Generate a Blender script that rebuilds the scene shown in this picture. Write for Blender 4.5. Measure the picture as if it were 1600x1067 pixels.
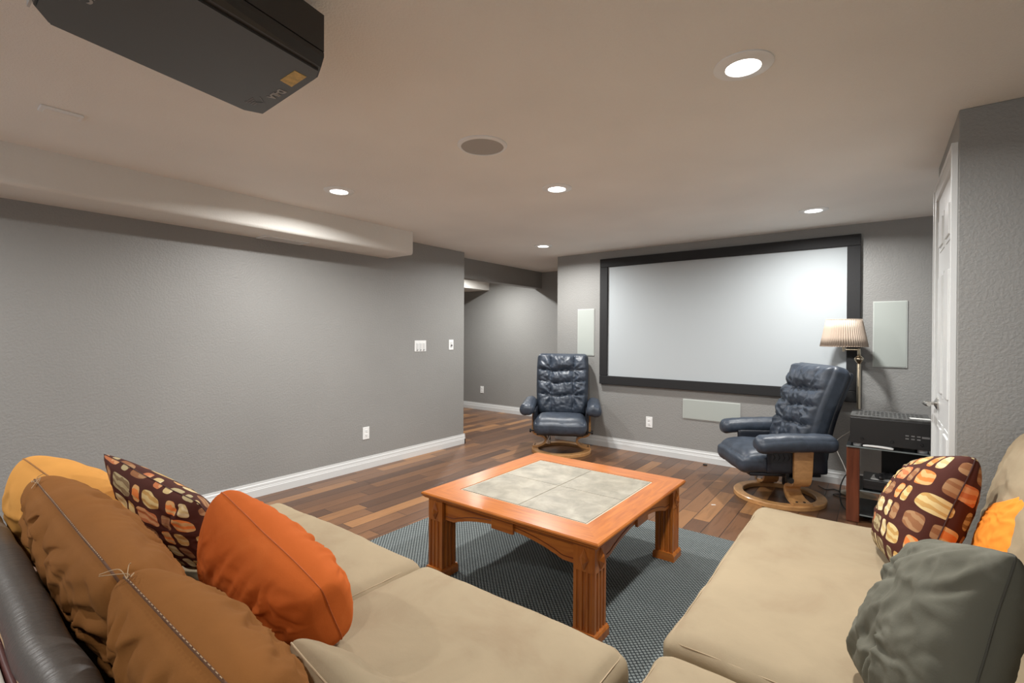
import bpy, bmesh, math, random
from mathutils import Vector, Matrix, noise
from math import pi, sin, cos, radians as R

for o in list(bpy.data.objects): bpy.data.objects.remove(o)
SC = bpy.context.scene
COL = SC.collection
random.seed(4)

# ---------------------------------------------------------------- camera
F_PX, YAW, PITCH, ROLL, CZ = 750.51, -37.4636, -0.308, 0.3125, 1.321
cam = bpy.data.cameras.new('camera')
cam.sensor_width = 36; cam.sensor_fit = 'HORIZONTAL'
cam.lens = F_PX * 36 / 1600
cam.shift_y = (525.9 - 533.5) / 1600
cam.clip_start = 0.02
co = bpy.data.objects.new('camera', cam); COL.objects.link(co)
_y, _t, _r = R(YAW), R(PITCH), R(ROLL)
fw = Vector((sin(_y) * cos(_t), cos(_y) * cos(_t), sin(_t)))
rt = Vector((cos(_y), -sin(_y), 0)); up = rt.cross(fw)
rt, up = rt * cos(_r) + up * sin(_r), up * cos(_r) - rt * sin(_r)
m = Matrix((rt, up, -fw)).transposed().to_4x4(); m.translation = (0, 0, CZ)
co.matrix_world = m
SC.camera = co

# ---------------------------------------------------------------- light and exposure
SC.view_settings.view_transform = 'Standard'
SC.view_settings.look = 'None'
SC.view_settings.exposure = 1.08
SC.view_settings.gamma = 1.0
SC.view_settings.use_curve_mapping = False
w = bpy.data.worlds.new('world'); SC.world = w; w.use_nodes = True
w.node_tree.nodes['Background'].inputs[0].default_value = (0.80, 0.86, 0.92, 1); w.node_tree.nodes['Background'].inputs[1].default_value = 0.42  # even fill through the open rear, added to brighten ceiling and walls
LAMP_W = 15.0            # each recessed ceiling light
LAMP_COL = (1.0, 0.99, 0.965)
H = 2.30

# ---------------------------------------------------------------- materials
def newmat(name):
    m = bpy.data.materials.new(name); m.use_nodes = True
    nt = m.node_tree; b = nt.nodes['Principled BSDF']
    return m, nt, b
def N(nt, kind, **kw):
    n = nt.nodes.new(kind)
    for k, v in kw.items():
        if k.startswith('_'): setattr(n, k[1:], v)
        else: n.inputs[k.replace('__', ' ')].default_value = v
    return n
def lk(nt, a, b): nt.links.new(a, b)
def math_(nt, op, a, b=None, c=None):
    n = nt.nodes.new('ShaderNodeMath'); n.operation = op
    for i, v in enumerate((a, b, c)):
        if v is None: continue
        if isinstance(v, (int, float)): n.inputs[i].default_value = v
        else: lk(nt, v, n.inputs[i])
    return n.outputs[0]
def mixc(nt, fac, a, b, mode='MIX'):
    n = nt.nodes.new('ShaderNodeMix'); n.data_type = 'RGBA'; n.blend_type = mode
    for sock, v in ((n.inputs[0], fac), (n.inputs[6], a), (n.inputs[7], b)):
        if isinstance(v, (int, float)): sock.default_value = v
        elif isinstance(v, tuple): sock.default_value = (*v, 1) if len(v) == 3 else v
        else: lk(nt, v, sock)
    return n.outputs[2]
def ramp(nt, fac, stops, interp='LINEAR'):
    n = nt.nodes.new('ShaderNodeValToRGB'); cr = n.color_ramp; cr.interpolation = interp
    while len(cr.elements) < len(stops): cr.elements.new(0.5)
    for e, (p, c) in zip(cr.elements, stops): e.position = p; e.color = (*c, 1)
    lk(nt, fac, n.inputs[0]); return n.outputs[0]
def objco(nt, scale=(1, 1, 1), rot=(0, 0, 0), uv=False):
    tc = nt.nodes.new('ShaderNodeTexCoord'); mp = nt.nodes.new('ShaderNodeMapping')
    mp.inputs['Scale'].default_value = scale; mp.inputs['Rotation'].default_value = rot
    lk(nt, tc.outputs['UV' if uv else 'Object'], mp.inputs[0]); return mp.outputs[0]
def bump(nt, b, h, strength, dist=0.01, prev=None):
    n = N(nt, 'ShaderNodeBump', Strength=strength, Distance=dist)
    lk(nt, h, n.inputs['Height'])
    if prev: lk(nt, prev, n.inputs['Normal'])
    lk(nt, n.outputs[0], b.inputs['Normal']); return n.outputs[0]
def plain(name, col, rough=0.5, metal=0.0, var=0.0, vscale=8, bscale=0, bstr=0, sheen=0, coat=0, stretch=(1, 1, 1), bdist=0.01, emit=None, estr=0, spec=None, trans=0, alpha=1):
    m, nt, b = newmat(name)
    b.inputs['Base Color'].default_value = (*col, 1)
    b.inputs['Roughness'].default_value = rough; b.inputs['Metallic'].default_value = metal
    if sheen: b.inputs['Sheen Weight'].default_value = sheen; b.inputs['Sheen Roughness'].default_value = 0.4; b.inputs['Sheen Tint'].default_value = (*[min(1, c * 1.5 + .1) for c in col], 1)
    if coat: b.inputs['Coat Weight'].default_value = coat; b.inputs['Coat Roughness'].default_value = 0.15
    if spec is not None: b.inputs['Specular IOR Level'].default_value = spec
    if trans: b.inputs['Transmission Weight'].default_value = trans
    if emit: b.inputs['Emission Color'].default_value = (*emit, 1); b.inputs['Emission Strength'].default_value = estr
    if var:
        n = N(nt, 'ShaderNodeTexNoise', Scale=vscale, Detail=4.0, Roughness=0.6); lk(nt, objco(nt, stretch), n.inputs['Vector'])
        d = tuple(c * (1 - var) for c in col); l = tuple(min(1, c * (1 + var)) for c in col)
        lk(nt, ramp(nt, n.outputs[0], [(0.3, d), (0.7, l)]), b.inputs['Base Color'])
    if bscale:
        n = N(nt, 'ShaderNodeTexNoise', Scale=bscale, Detail=3.0); lk(nt, objco(nt, stretch), n.inputs['Vector'])
        bump(nt, b, n.outputs[0], bstr, bdist)
    return m

M = {}
def paint(name, col, rough, s=75, st=0.22):
    m, nt, b = newmat(name)
    b.inputs['Roughness'].default_value = rough
    co_ = objco(nt)
    n = N(nt, 'ShaderNodeTexNoise', Scale=s, Detail=2.5, Roughness=0.55); lk(nt, co_, n.inputs['Vector'])
    v = N(nt, 'ShaderNodeTexNoise', Scale=1.3, Detail=2.0); lk(nt, co_, v.inputs['Vector'])
    lk(nt, ramp(nt, v.outputs[0], [(0.3, tuple(c * .96 for c in col)), (0.7, tuple(c * 1.04 for c in col))]), b.inputs['Base Color'])
    h = ramp(nt, n.outputs[0], [(0.38, (0, 0, 0)), (0.62, (1, 1, 1))])
    bump(nt, b, h, st, 0.004)
    return m
M['wall'] = paint('grey wall paint', (0.30, 0.298, 0.286), 0.5)
M['wall_shade'] = M['wall']
M['ceiling'] = paint('ceiling paint', (0.90, 0.875, 0.825), 0.7, 120, 0.25)
M['soffit'] = paint('soffit paint', (0.78, 0.76, 0.71), 0.6, 120, 0.2)
M['trim'] = plain('white trim', (0.70, 0.715, 0.71), 0.35)
M['plate'] = plain('white plastic', (0.90, 0.91, 0.90), 0.35)
M['plate_dark'] = plain('outlet slots', (0.12, 0.12, 0.12), 0.6)

def floor_mat():
    m, nt, b = newmat('acacia plank floor')
    tc = nt.nodes.new('ShaderNodeTexCoord'); sp = nt.nodes.new('ShaderNodeSeparateXYZ')
    lk(nt, tc.outputs['Object'], sp.inputs[0])
    W = 0.118
    xs = math_(nt, 'DIVIDE', sp.outputs[0], W); row = math_(nt, 'FLOOR', xs)
    wn = nt.nodes.new('ShaderNodeTexWhiteNoise'); wn.noise_dimensions = '1D'; lk(nt, row, wn.inputs['W'])
    ln = math_(nt, 'ADD', math_(nt, 'MULTIPLY', wn.outputs[0], 0.45), 0.55)
    off = math_(nt, 'MULTIPLY', wn.outputs[0], 37.3)
    ys = math_(nt, 'ADD', math_(nt, 'DIVIDE', sp.outputs[1], ln), off); colm = math_(nt, 'FLOOR', ys)
    cb = nt.nodes.new('ShaderNodeCombineXYZ'); lk(nt, row, cb.inputs[0]); lk(nt, colm, cb.inputs[1])
    w2 = nt.nodes.new('ShaderNodeTexWhiteNoise'); w2.noise_dimensions = '3D'; lk(nt, cb.outputs[0], w2.inputs['Vector'])
    base = ramp(nt, w2.outputs[0], [(0.0, (0.088, 0.043, 0.024)), (0.3, (0.125, 0.060, 0.031)), (0.62, (0.165, 0.078, 0.037)), (0.88, (0.22, 0.105, 0.045)), (0.97, (0.34, 0.165, 0.065))])
    # grain stretched along the plank
    va = nt.nodes.new('ShaderNodeVectorMath'); va.operation = 'ADD'; lk(nt, tc.outputs['Object'], va.inputs[0])
    sc = nt.nodes.new('ShaderNodeVectorMath'); sc.operation = 'SCALE'; lk(nt, w2.outputs[1], sc.inputs[0]); sc.inputs['Scale'].default_value = 9
    lk(nt, sc.outputs[0], va.inputs[1])
    mp = nt.nodes.new('ShaderNodeMapping'); mp.inputs['Scale'].default_value = (16, 1.3, 1); lk(nt, va.outputs[0], mp.inputs[0])
    g = N(nt, 'ShaderNodeTexNoise', Scale=2.2, Detail=6.0, Roughness=0.65, Distortion=0.6); lk(nt, mp.outputs[0], g.inputs['Vector'])
    gm = ramp(nt, g.outputs[0], [(0.25, (0.6, 0.58, 0.56)), (0.5, (1, 1, 1)), (0.8, (1.0, 1.0, 1.0))])
    c = mixc(nt, 1.0, base, gm, 'MULTIPLY')
    fx = math_(nt, 'FRACT', xs); fy = math_(nt, 'FRACT', ys)
    ex = math_(nt, 'MULTIPLY', math_(nt, 'MINIMUM', fx, math_(nt, 'SUBTRACT', 1, fx)), W)
    ey = math_(nt, 'MULTIPLY', math_(nt, 'MINIMUM', fy, math_(nt, 'SUBTRACT', 1, fy)), ln)
    e = math_(nt, 'MINIMUM', ex, ey)
    gap = nt.nodes.new('ShaderNodeMapRange'); lk(nt, e, gap.inputs[0]); gap.inputs[1].default_value = 0.0008; gap.inputs[2].default_value = 0.0035
    c = mixc(nt, math_(nt, 'SUBTRACT', 1, gap.outputs[0]), c, (0.02, 0.011, 0.008))
    lk(nt, c, b.inputs['Base Color'])
    rr = nt.nodes.new('ShaderNodeMapRange'); lk(nt, g.outputs[0], rr.inputs[0]); rr.inputs[3].default_value = 0.24; rr.inputs[4].default_value = 0.42
    lk(nt, rr.outputs[0], b.inputs['Roughness'])
    hb = math_(nt, 'ADD', math_(nt, 'MULTIPLY', gap.outputs[0], 1.0), math_(nt, 'MULTIPLY', g.outputs[0], 0.5))
    bump(nt, b, hb, 0.35, 0.004)
    return m
M['floor'] = floor_mat()

def wood(name, dark, light, scale=(1, 10, 10), rough=0.3, coat=0.4, s=3.0):
    m, nt, b = newmat(name)
    v = objco(nt, scale)
    g = N(nt, 'ShaderNodeTexNoise', Scale=s, Detail=6.0, Roughness=0.6, Distortion=0.8); lk(nt, v, g.inputs['Vector'])
    lk(nt, ramp(nt, g.outputs[0], [(0.28, dark), (0.6, light), (0.8, tuple(min(1, c * 1.12) for c in light))]), b.inputs['Base Color'])
    b.inputs['Roughness'].default_value = rough
    b.inputs['Coat Weight'].default_value = coat; b.inputs['Coat Roughness'].default_value = 0.18
    bump(nt, b, g.outputs[0], 0.08, 0.003)
    return m
OD, OL = (0.32, 0.082, 0.011), (0.48, 0.150, 0.022)
M['oak_x'] = wood('orange oak', OD, OL, (1.5, 14, 14))
M['oak_y'] = wood('orange oak side rail', OD, OL, (14, 1.5, 14))
M['oak_z'] = wood('orange oak upright', OD, OL, (14, 14, 1.2))
M['oak_dark'] = plain('orange oak groove', (0.16, 0.035, 0.008), 0.4)
M['ply'] = wood('light bentwood', (0.42, 0.21, 0.075), (0.58, 0.31, 0.12), (3, 3, 8), 0.35, 0.3, 4)
M['cherry'] = wood('cherry post', (0.085, 0.02, 0.008), (0.17, 0.045, 0.018), (12, 12, 1), 0.3, 0.5, 3)

def tile_mat():
    m, nt, b = newmat('mottled stone tile')
    v = objco(nt)
    n = N(nt, 'ShaderNodeTexNoise', Scale=9.0, Detail=7.0, Roughness=0.65, Distortion=0.4); lk(nt, v, n.inputs['Vector'])
    n2 = N(nt, 'ShaderNodeTexNoise', Scale=4.0, Detail=3.0); lk(nt, v, n2.inputs['Vector'])
    c = ramp(nt, n.outputs[0], [(0.3, (0.15, 0.145, 0.122)), (0.5, (0.25, 0.232, 0.19)), (0.7, (0.36, 0.335, 0.28))])
    c2 = mixc(nt, math_(nt, 'MULTIPLY', n2.outputs[0], 0.35), c, (0.31, 0.26, 0.165))
    lk(nt, c2, b.inputs['Base Color']); b.inputs['Roughness'].default_value = 0.5
    bump(nt, b, n.outputs[0], 0.1, 0.003)
    return m
M['tile'] = tile_mat()
M['grout'] = plain('pale grout', (0.42, 0.36, 0.27), 0.7)
M['grout_dark'] = plain('grey grout', (0.27, 0.25, 0.21), 0.8)

def suede(name, col, stain, amt=0.5):
    m, nt, b = newmat(name)
    v = objco(nt)
    n = N(nt, 'ShaderNodeTexNoise', Scale=3.2, Detail=5.0, Roughness=0.62, Distortion=0.5); lk(nt, v, n.inputs['Vector'])
    n2 = N(nt, 'ShaderNodeTexNoise', Scale=11.0, Detail=4.0, Distortion=0.8); lk(nt, v, n2.inputs['Vector'])
    c = ramp(nt, n.outputs[0], [(0.36, tuple(min(1, x * 1.08) for x in col)), (0.5, col), (0.66, tuple(a * (1 - amt) + s_ * amt for a, s_ in zip(col, stain)))])
    c = mixc(nt, math_(nt, 'MULTIPLY', n2.outputs[0], 0.4), c, tuple(min(1, x * 1.2) for x in col))
    lk(nt, c, b.inputs['Base Color']); b.inputs['Roughness'].default_value = 0.85
    b.inputs['Specular IOR Level'].default_value = 0.12
    f = N(nt, 'ShaderNodeTexNoise', Scale=260.0, Detail=2.0); lk(nt, v, f.inputs['Vector'])
    bp = bump(nt, b, f.outputs[0], 0.12, 0.002)
    bump(nt, b, n2.outputs[0], 0.25, 0.006, bp)
    return m
M['suede'] = suede('beige microsuede', (0.30, 0.238, 0.155), (0.225, 0.155, 0.095))
M['brown'] = suede('brown velvet', (0.205, 0.082, 0.021), (0.26, 0.11, 0.032), 0.5)
M['yellow'] = suede('golden velvet', (0.56, 0.265, 0.065), (0.66, 0.34, 0.10), 0.5)
M['orange'] = suede('rust orange suede', (0.47, 0.105, 0.020), (0.56, 0.155, 0.036), 0.7)
M['orange2'] = suede('bright orange fabric', (0.80, 0.26, 0.035), (0.86, 0.30, 0.05), 0.5)
M['grey'] = suede('grey green suede', (0.115, 0.112, 0.088), (0.20, 0.195, 0.16), 1.0)
M['thread'] = plain('pale thread', (0.40, 0.27, 0.15), 0.8)
M['seam_brown'] = plain('dark brown seam', (0.09, 0.034, 0.010), 0.8)
M['seam_cream'] = plain('cream seam', (0.40, 0.30, 0.19), 0.8)
M['seam_orange'] = plain('rust seam', (0.44, 0.10, 0.02), 0.8)
M['seam_grey'] = plain('grey seam', (0.06, 0.058, 0.045), 0.8)
M['seam_yellow'] = plain('golden seam', (0.30, 0.13, 0.03), 0.8)

def leather(name, col, rough=0.38, s=180):
    m, nt, b = newmat(name)
    v = objco(nt)
    n = N(nt, 'ShaderNodeTexVoronoi', Scale=float(s)); lk(nt, v, n.inputs['Vector'])
    n2 = N(nt, 'ShaderNodeTexNoise', Scale=14.0, Detail=4.0, Distortion=1.0); lk(nt, v, n2.inputs['Vector'])
    lk(nt, ramp(nt, n2.outputs[0], [(0.3, tuple(x * .8 for x in col)), (0.7, tuple(x * 1.25 for x in col))]), b.inputs['Base Color'])
    b.inputs['Roughness'].default_value = rough
    bp = bump(nt, b, n.outputs[0], 0.12, 0.002)
    bump(nt, b, n2.outputs[0], 0.25, 0.008, bp)
    return m
M['navy'] = leather('navy leather', (0.036, 0.047, 0.066), 0.44)
M['navy_dark'] = leather('dark navy vinyl', (0.010, 0.012, 0.018), 0.4)
def sofa_leather():
    m, nt, b = newmat('dark brown leather')
    n = N(nt, 'ShaderNodeTexNoise', Scale=2.0, Detail=4.0, Distortion=0.5); lk(nt, objco(nt, (38, 2.2, 5), (0, 0, 0.35)), n.inputs['Vector'])
    n2 = N(nt, 'ShaderNodeTexVoronoi', Scale=140.0); lk(nt, objco(nt), n2.inputs['Vector'])
    b.inputs['Base Color'].default_value = (0.075, 0.064, 0.055, 1)
    b.inputs['Roughness'].default_value = 0.44
    bp = bump(nt, b, n.outputs[0], 0.35, 0.006); bump(nt, b, n2.outputs[0], 0.08, 0.002, bp)
    return m
M['sofa_leather'] = sofa_leather()

def pattern_mat():
    m, nt, b = newmat('brown fabric with striped pebbles')
    tc = nt.nodes.new('ShaderNodeTexCoord'); sp = nt.nodes.new('ShaderNodeSeparateXYZ'); lk(nt, tc.outputs['UV'], sp.inputs[0])
    xs = math_(nt, 'MULTIPLY', sp.outputs[0], 6.6)
    ys0 = math_(nt, 'MULTIPLY', sp.outputs[1], 6.2); row = math_(nt, 'FLOOR', ys0)
    wr = nt.nodes.new('ShaderNodeTexWhiteNoise'); wr.noise_dimensions = '1D'; lk(nt, row, wr.inputs['W'])
    xs = math_(nt, 'ADD', xs, math_(nt, 'MULTIPLY', wr.outputs[0], 3.0))
    # warp so the pebbles vary in width
    xs = math_(nt, 'ADD', xs, math_(nt, 'MULTIPLY', math_(nt, 'SINE', math_(nt, 'MULTIPLY', xs, 2.7)), 0.26))
    cx = math_(nt, 'FLOOR', xs); fx = math_(nt, 'SUBTRACT', math_(nt, 'FRACT', xs), 0.5); fy = math_(nt, 'SUBTRACT', math_(nt, 'FRACT', ys0), 0.5)
    cb = nt.nodes.new('ShaderNodeCombineXYZ'); lk(nt, cx, cb.inputs[0]); lk(nt, row, cb.inputs[1])
    wn = nt.nodes.new('ShaderNodeTexWhiteNoise'); wn.noise_dimensions = '3D'; lk(nt, cb.outputs[0], wn.inputs['Vector'])
    a = math_(nt, 'POWER', math_(nt, 'DIVIDE', math_(nt, 'ABSOLUTE', fx), 0.375), 3.6)
    c = math_(nt, 'POWER', math_(nt, 'DIVIDE', math_(nt, 'ABSOLUTE', fy), 0.40), 3.6)
    inside = math_(nt, 'LESS_THAN', math_(nt, 'ADD', a, c), 1.0)
    base = ramp(nt, wn.outputs[0], [(0.0, (0.56, 0.42, 0.20)), (0.22, (0.68, 0.20, 0.05)), (0.38, (0.42, 0.34, 0.19)), (0.55, (0.27, 0.12, 0.055)), (0.7, (0.62, 0.47, 0.22)), (0.86, (0.50, 0.17, 0.07))], 'CONSTANT')
    alt = ramp(nt, wn.outputs[0], [(0.0, (0.66, 0.55, 0.33)), (0.22, (0.62, 0.36, 0.15)), (0.38, (0.22, 0.15, 0.08)), (0.55, (0.36, 0.20, 0.10)), (0.7, (0.50, 0.30, 0.10)), (0.86, (0.60, 0.30, 0.14))], 'CONSTANT')
    ns = N(nt, 'ShaderNodeTexNoise', Scale=9.0, Detail=2.0); lk(nt, tc.outputs['UV'], ns.inputs['Vector'])
    st = math_(nt, 'SINE', math_(nt, 'ADD', math_(nt, 'MULTIPLY', fy, 15.0), math_(nt, 'ADD', math_(nt, 'MULTIPLY', ns.outputs[0], 9.0), math_(nt, 'MULTIPLY', fx, 3.0))))
    pc = mixc(nt, math_(nt, 'GREATER_THAN', st, 0.1), base, alt)
    col = mixc(nt, inside, (0.068, 0.020, 0.014), pc)
    lk(nt, col, b.inputs['Base Color']); b.inputs['Roughness'].default_value = 0.75
    b.inputs['Specular IOR Level'].default_value = 0.15
    f = N(nt, 'ShaderNodeTexNoise', Scale=220.0, Detail=2.0); lk(nt, objco(nt), f.inputs['Vector'])
    bump(nt, b, f.outputs[0], 0.15, 0.002)
    return m
M['pattern'] = pattern_mat()
M['seam_pat'] = plain('maroon seam', (0.05, 0.014, 0.011), 0.7)

def rug_mat():
    m, nt, b = newmat('blue grey basket weave rug')
    tc = nt.nodes.new('ShaderNodeTexCoord'); mp = nt.nodes.new('ShaderNodeMapping'); lk(nt, tc.outputs['Object'], mp.inputs[0])
    mp.inputs['Rotation'].default_value = (0, 0, R(45))
    sp = nt.nodes.new('ShaderNodeSeparateXYZ'); lk(nt, mp.outputs[0], sp.inputs[0])
    s = 1 / 0.016
    xs = math_(nt, 'MULTIPLY', sp.outputs[0], s); ys = math_(nt, 'MULTIPLY', sp.outputs[1], s)
    par = math_(nt, 'MODULO', math_(nt, 'ADD', math_(nt, 'FLOOR', xs), math_(nt, 'FLOOR', ys)), 2.0)
    par = math_(nt, 'GREATER_THAN', math_(nt, 'ABSOLUTE', par), 0.5)
    fx = math_(nt, 'ABSOLUTE', math_(nt, 'SUBTRACT', math_(nt, 'FRACT', xs), 0.5)); fy = math_(nt, 'ABSOLUTE', math_(nt, 'SUBTRACT', math_(nt, 'FRACT', ys), 0.5))
    def mx(f, p, q): return math_(nt, 'ADD', math_(nt, 'MULTIPLY', f, p), math_(nt, 'MULTIPLY', math_(nt, 'SUBTRACT', 1, f), q))
    A = mx(par, fx, fy); B = mx(par, fy, fx)
    hA = math_(nt, 'SUBTRACT', 1, math_(nt, 'MULTIPLY', math_(nt, 'MULTIPLY', A, A), 4.0))
    hB = math_(nt, 'SUBTRACT', 1, math_(nt, 'POWER', math_(nt, 'MULTIPLY', B, 2.0), 4.0))
    h = math_(nt, 'MULTIPLY', hA, hB)
    n = N(nt, 'ShaderNodeTexNoise', Scale=110.0, Detail=3.0); lk(nt, tc.outputs['Object'], n.inputs['Vector'])
    h2 = math_(nt, 'ADD', h, math_(nt, 'MULTIPLY', n.outputs[0], 0.5))
    c = ramp(nt, h2, [(0.3, (0.014, 0.018, 0.020)), (0.75, (0.072, 0.088, 0.090)), (1.15, (0.20, 0.225, 0.22))])
    lk(nt, c, b.inputs['Base Color']); b.inputs['Roughness'].default_value = 0.95
    bump(nt, b, h2, 0.9, 0.005)
    return m
M['rug'] = rug_mat()
M['screen'] = plain('white screen fabric', (0.49, 0.53, 0.55), 0.85)
M['screen_frame'] = plain('black velvet frame', (0.012, 0.012, 0.013), 0.7, bscale=300, bstr=0.2)
M['speaker_panel'] = plain('pale speaker grille', (0.43, 0.465, 0.435), 0.6)
M['speaker_edge'] = plain('pale speaker edge', (0.55, 0.58, 0.55), 0.5)
M['grille_grey'] = plain('grey mesh grille', (0.46, 0.44, 0.41), 0.7, bscale=900, bstr=0.3)
M['black'] = plain('black plastic', (0.014, 0.014, 0.015), 0.38, bscale=300, bstr=0.05)
M['black_matte'] = plain('matte black metal', (0.012, 0.012, 0.012), 0.5)
M['receiver'] = plain('black brushed receiver', (0.022, 0.022, 0.023), 0.32)
M['receiver_top'] = plain('grey vented lid', (0.07, 0.07, 0.068), 0.5, var=0.5, vscale=30)
M['glass'] = plain('smoked glass', (0.02, 0.024, 0.026), 0.06)
M['glass_edge'] = plain('glass edge', (0.20, 0.23, 0.23), 0.2)
M['proj'] = plain('satin charcoal', (0.070, 0.071, 0.068), 0.30, bscale=500, bstr=0.05)
M['proj_side'] = plain('black casing', (0.030, 0.029, 0.028), 0.35)
M['gold'] = plain('gold label', (0.62, 0.42, 0.12), 0.45, var=0.25, vscale=60)
M['letter'] = plain('silver lettering', (0.42, 0.42, 0.41), 0.5)
M['letter_dim'] = plain('grey printing', (0.20, 0.20, 0.20), 0.5)
M['nickel'] = plain('brushed nickel', (0.50, 0.48, 0.45), 0.28, 1.0)
M['brass'] = plain('aged brass', (0.50, 0.42, 0.31), 0.28, 1.0)
M['shade'] = plain('pleated beige cloth', (0.46, 0.37, 0.295), 0.8)
M['paper'] = plain('white paper', (0.62, 0.62, 0.60), 0.6)
M['cable_black'] = plain('black cable', (0.012, 0.012, 0.012), 0.45)
M['cable_white'] = plain('pale cable', (0.45, 0.42, 0.38), 0.5)
M['red'] = plain('red fabric', (0.50, 0.02, 0.018), 0.8, bscale=200, bstr=0.2)
M['white_fabric'] = plain('white fabric', (0.60, 0.57, 0.50), 0.8, bscale=200, bstr=0.2)
M['maroon'] = plain('maroon leather band', (0.09, 0.022, 0.018), 0.45)
M['lens'] = plain('lit lamp lens', (1, 1, 1), 0.4, emit=(1.0, 0.97, 0.92), estr=6)
M['chrome'] = plain('silver foot', (0.55, 0.56, 0.57), 0.35, 0.3)

# ---------------------------------------------------------------- mesh builder
class MB:
    def __init__(s): s.bm = bmesh.new(); s.uv = None
    def _add(s, b2, mat=None):
        if mat is not None: bmesh.ops.transform(b2, matrix=mat, verts=b2.verts)
        me = bpy.data.meshes.new('tmp'); b2.to_mesh(me); s.bm.from_mesh(me); bpy.data.meshes.remove(me); b2.free(); return s
    def box(s, a, b, bev=0, seg=2, mat=None):
        b2 = bmesh.new(); bmesh.ops.create_cube(b2, size=1)
        c = [(a[i] + b[i]) / 2 for i in range(3)]; d = [abs(b[i] - a[i]) for i in range(3)]
        for v in b2.verts: v.co = Vector([c[i] + v.co[i] * d[i] for i in range(3)])
        if bev: bmesh.ops.bevel(b2, geom=b2.edges[:], offset=min(bev, min(d) * .49), segments=seg, affect='EDGES', profile=0.5)
        return s._add(b2, mat)
    def lathe(s, prof, n=32, mat=None, close=False):
        b2 = bmesh.new(); rings = []
        for r_, z in prof:
            rings.append([b2.verts.new((r_ * cos(2 * pi * k / n), r_ * sin(2 * pi * k / n), z)) for k in range(n)])
        pr = list(zip(rings, rings[1:])) + ([(rings[-1], rings[0])] if close else [])
        for A, B in pr:
            for k in range(n): b2.faces.new((A[k], A[(k + 1) % n], B[(k + 1) % n], B[k]))
        if not close:
            if prof[0][0] > 1e-5: b2.faces.new(rings[0][::-1])
            if prof[-1][0] > 1e-5: b2.faces.new(rings[-1])
        bmesh.ops.remove_doubles(b2, verts=b2.verts, dist=1e-6)
        bmesh.ops.recalc_face_normals(b2, faces=b2.faces)
        return s._add(b2, mat)
    def cyl(s, p, q, r_, n=16, r2=None):
        p, q = Vector(p), Vector(q); d = q - p
        mt = Matrix.Translation(p) @ d.to_track_quat('Z', 'Y').to_matrix().to_4x4()
        return s.lathe([(r_, 0), (r2 if r2 is not None else r_, d.length)], n, mt)
    def tube(s, pts, r_, n=8, cyclic=False, rf=None):
        pts = [Vector(p) for p in pts]; b2 = bmesh.new(); rings = []; L = len(pts); prevn = None
        for i, p in enumerate(pts):
            a = pts[i - 1] if (i > 0 or cyclic) else p; c = pts[(i + 1) % L] if (i < L - 1 or cyclic) else p
            t = (c - a).normalized()
            if prevn is None:
                prevn = t.orthogonal().normalized()
            prevn = (prevn - t * prevn.dot(t)).normalized(); bn = t.cross(prevn)
            rr = r_ * (rf(i / (L - 1)) if rf else 1)
            rings.append([b2.verts.new(p + prevn * rr * cos(2 * pi * k / n) + bn * rr * sin(2 * pi * k / n)) for k in range(n)])
        seq = list(zip(rings, rings[1:])) + ([(rings[-1], rings[0])] if cyclic else [])
        for A, B in seq:
            for k in range(n): b2.faces.new((A[k], A[(k + 1) % n], B[(k + 1) % n], B[k]))
        if not cyclic: b2.faces.new(rings[0][::-1]); b2.faces.new(rings[-1])
        bmesh.ops.recalc_face_normals(b2, faces=b2.faces)
        return s._add(b2)
    def prism(s, poly, a, b, axis='Y', bev=0, mat=None):
        """poly of 2D points; axis Y: (x,z) extruded along y a..b; X: (y,z); Z: (x,y)"""
        b2 = bmesh.new()
        def P(u, v, t): return {'Y': (u, t, v), 'X': (t, u, v), 'Z': (u, v, t)}[axis]
        A = [b2.verts.new(P(u, v, a)) for u, v in poly]; B = [b2.verts.new(P(u, v, b)) for u, v in poly]
        b2.faces.new(A); b2.faces.new(B[::-1]); n = len(poly)
        for k in range(n): b2.faces.new((A[k], B[k], B[(k + 1) % n], A[(k + 1) % n]))
        bmesh.ops.recalc_face_normals(b2, faces=b2.faces)
        if bev: bmesh.ops.bevel(b2, geom=b2.edges[:], offset=bev, segments=2, affect='EDGES', profile=0.5)
        return s._add(b2, mat)
    def grid(s, nu, nv, fn, mat=None, cyc_u=False):
        b2 = bmesh.new(); V = [[b2.verts.new(fn(i / nu, j / nv)) for j in range(nv + 1)] for i in range(nu + (0 if cyc_u else 1))]
        L = len(V)
        for i in range(L if cyc_u else L - 1):
            for j in range(nv): b2.faces.new((V[i][j], V[(i + 1) % L][j], V[(i + 1) % L][j + 1], V[i][j + 1]))
        return s._add(b2, mat)
    def rbox(s, size, r_, n=24, fn=None, mat=None):
        """rounded soft box: subdivided cube, rounded with radius r_, then fn(co, unit) deforms"""
        b2 = bmesh.new(); bmesh.ops.create_cube(b2, size=2)
        bmesh.ops.subdivide_edges(b2, edges=b2.edges[:], cuts=n, use_grid_fill=True)
        h = Vector(size) / 2; rr = min(r_, *(h))
        for v in b2.verts:
            u = v.co.copy()
            q = Vector([u[i] * h[i] for i in range(3)])
            inner = Vector([max(-(h[i] - rr), min(h[i] - rr, q[i])) for i in range(3)])
            d = q - inner
            if d.length > 1e-9:
                # cube-shell to sphere
                k = max(abs(d[i]) for i in range(3)); d = d.normalized() * k
            v.co = inner + d
            if fn: v.co = Vector(fn(v.co.copy(), u))
        return s._add(b2, mat)
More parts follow.
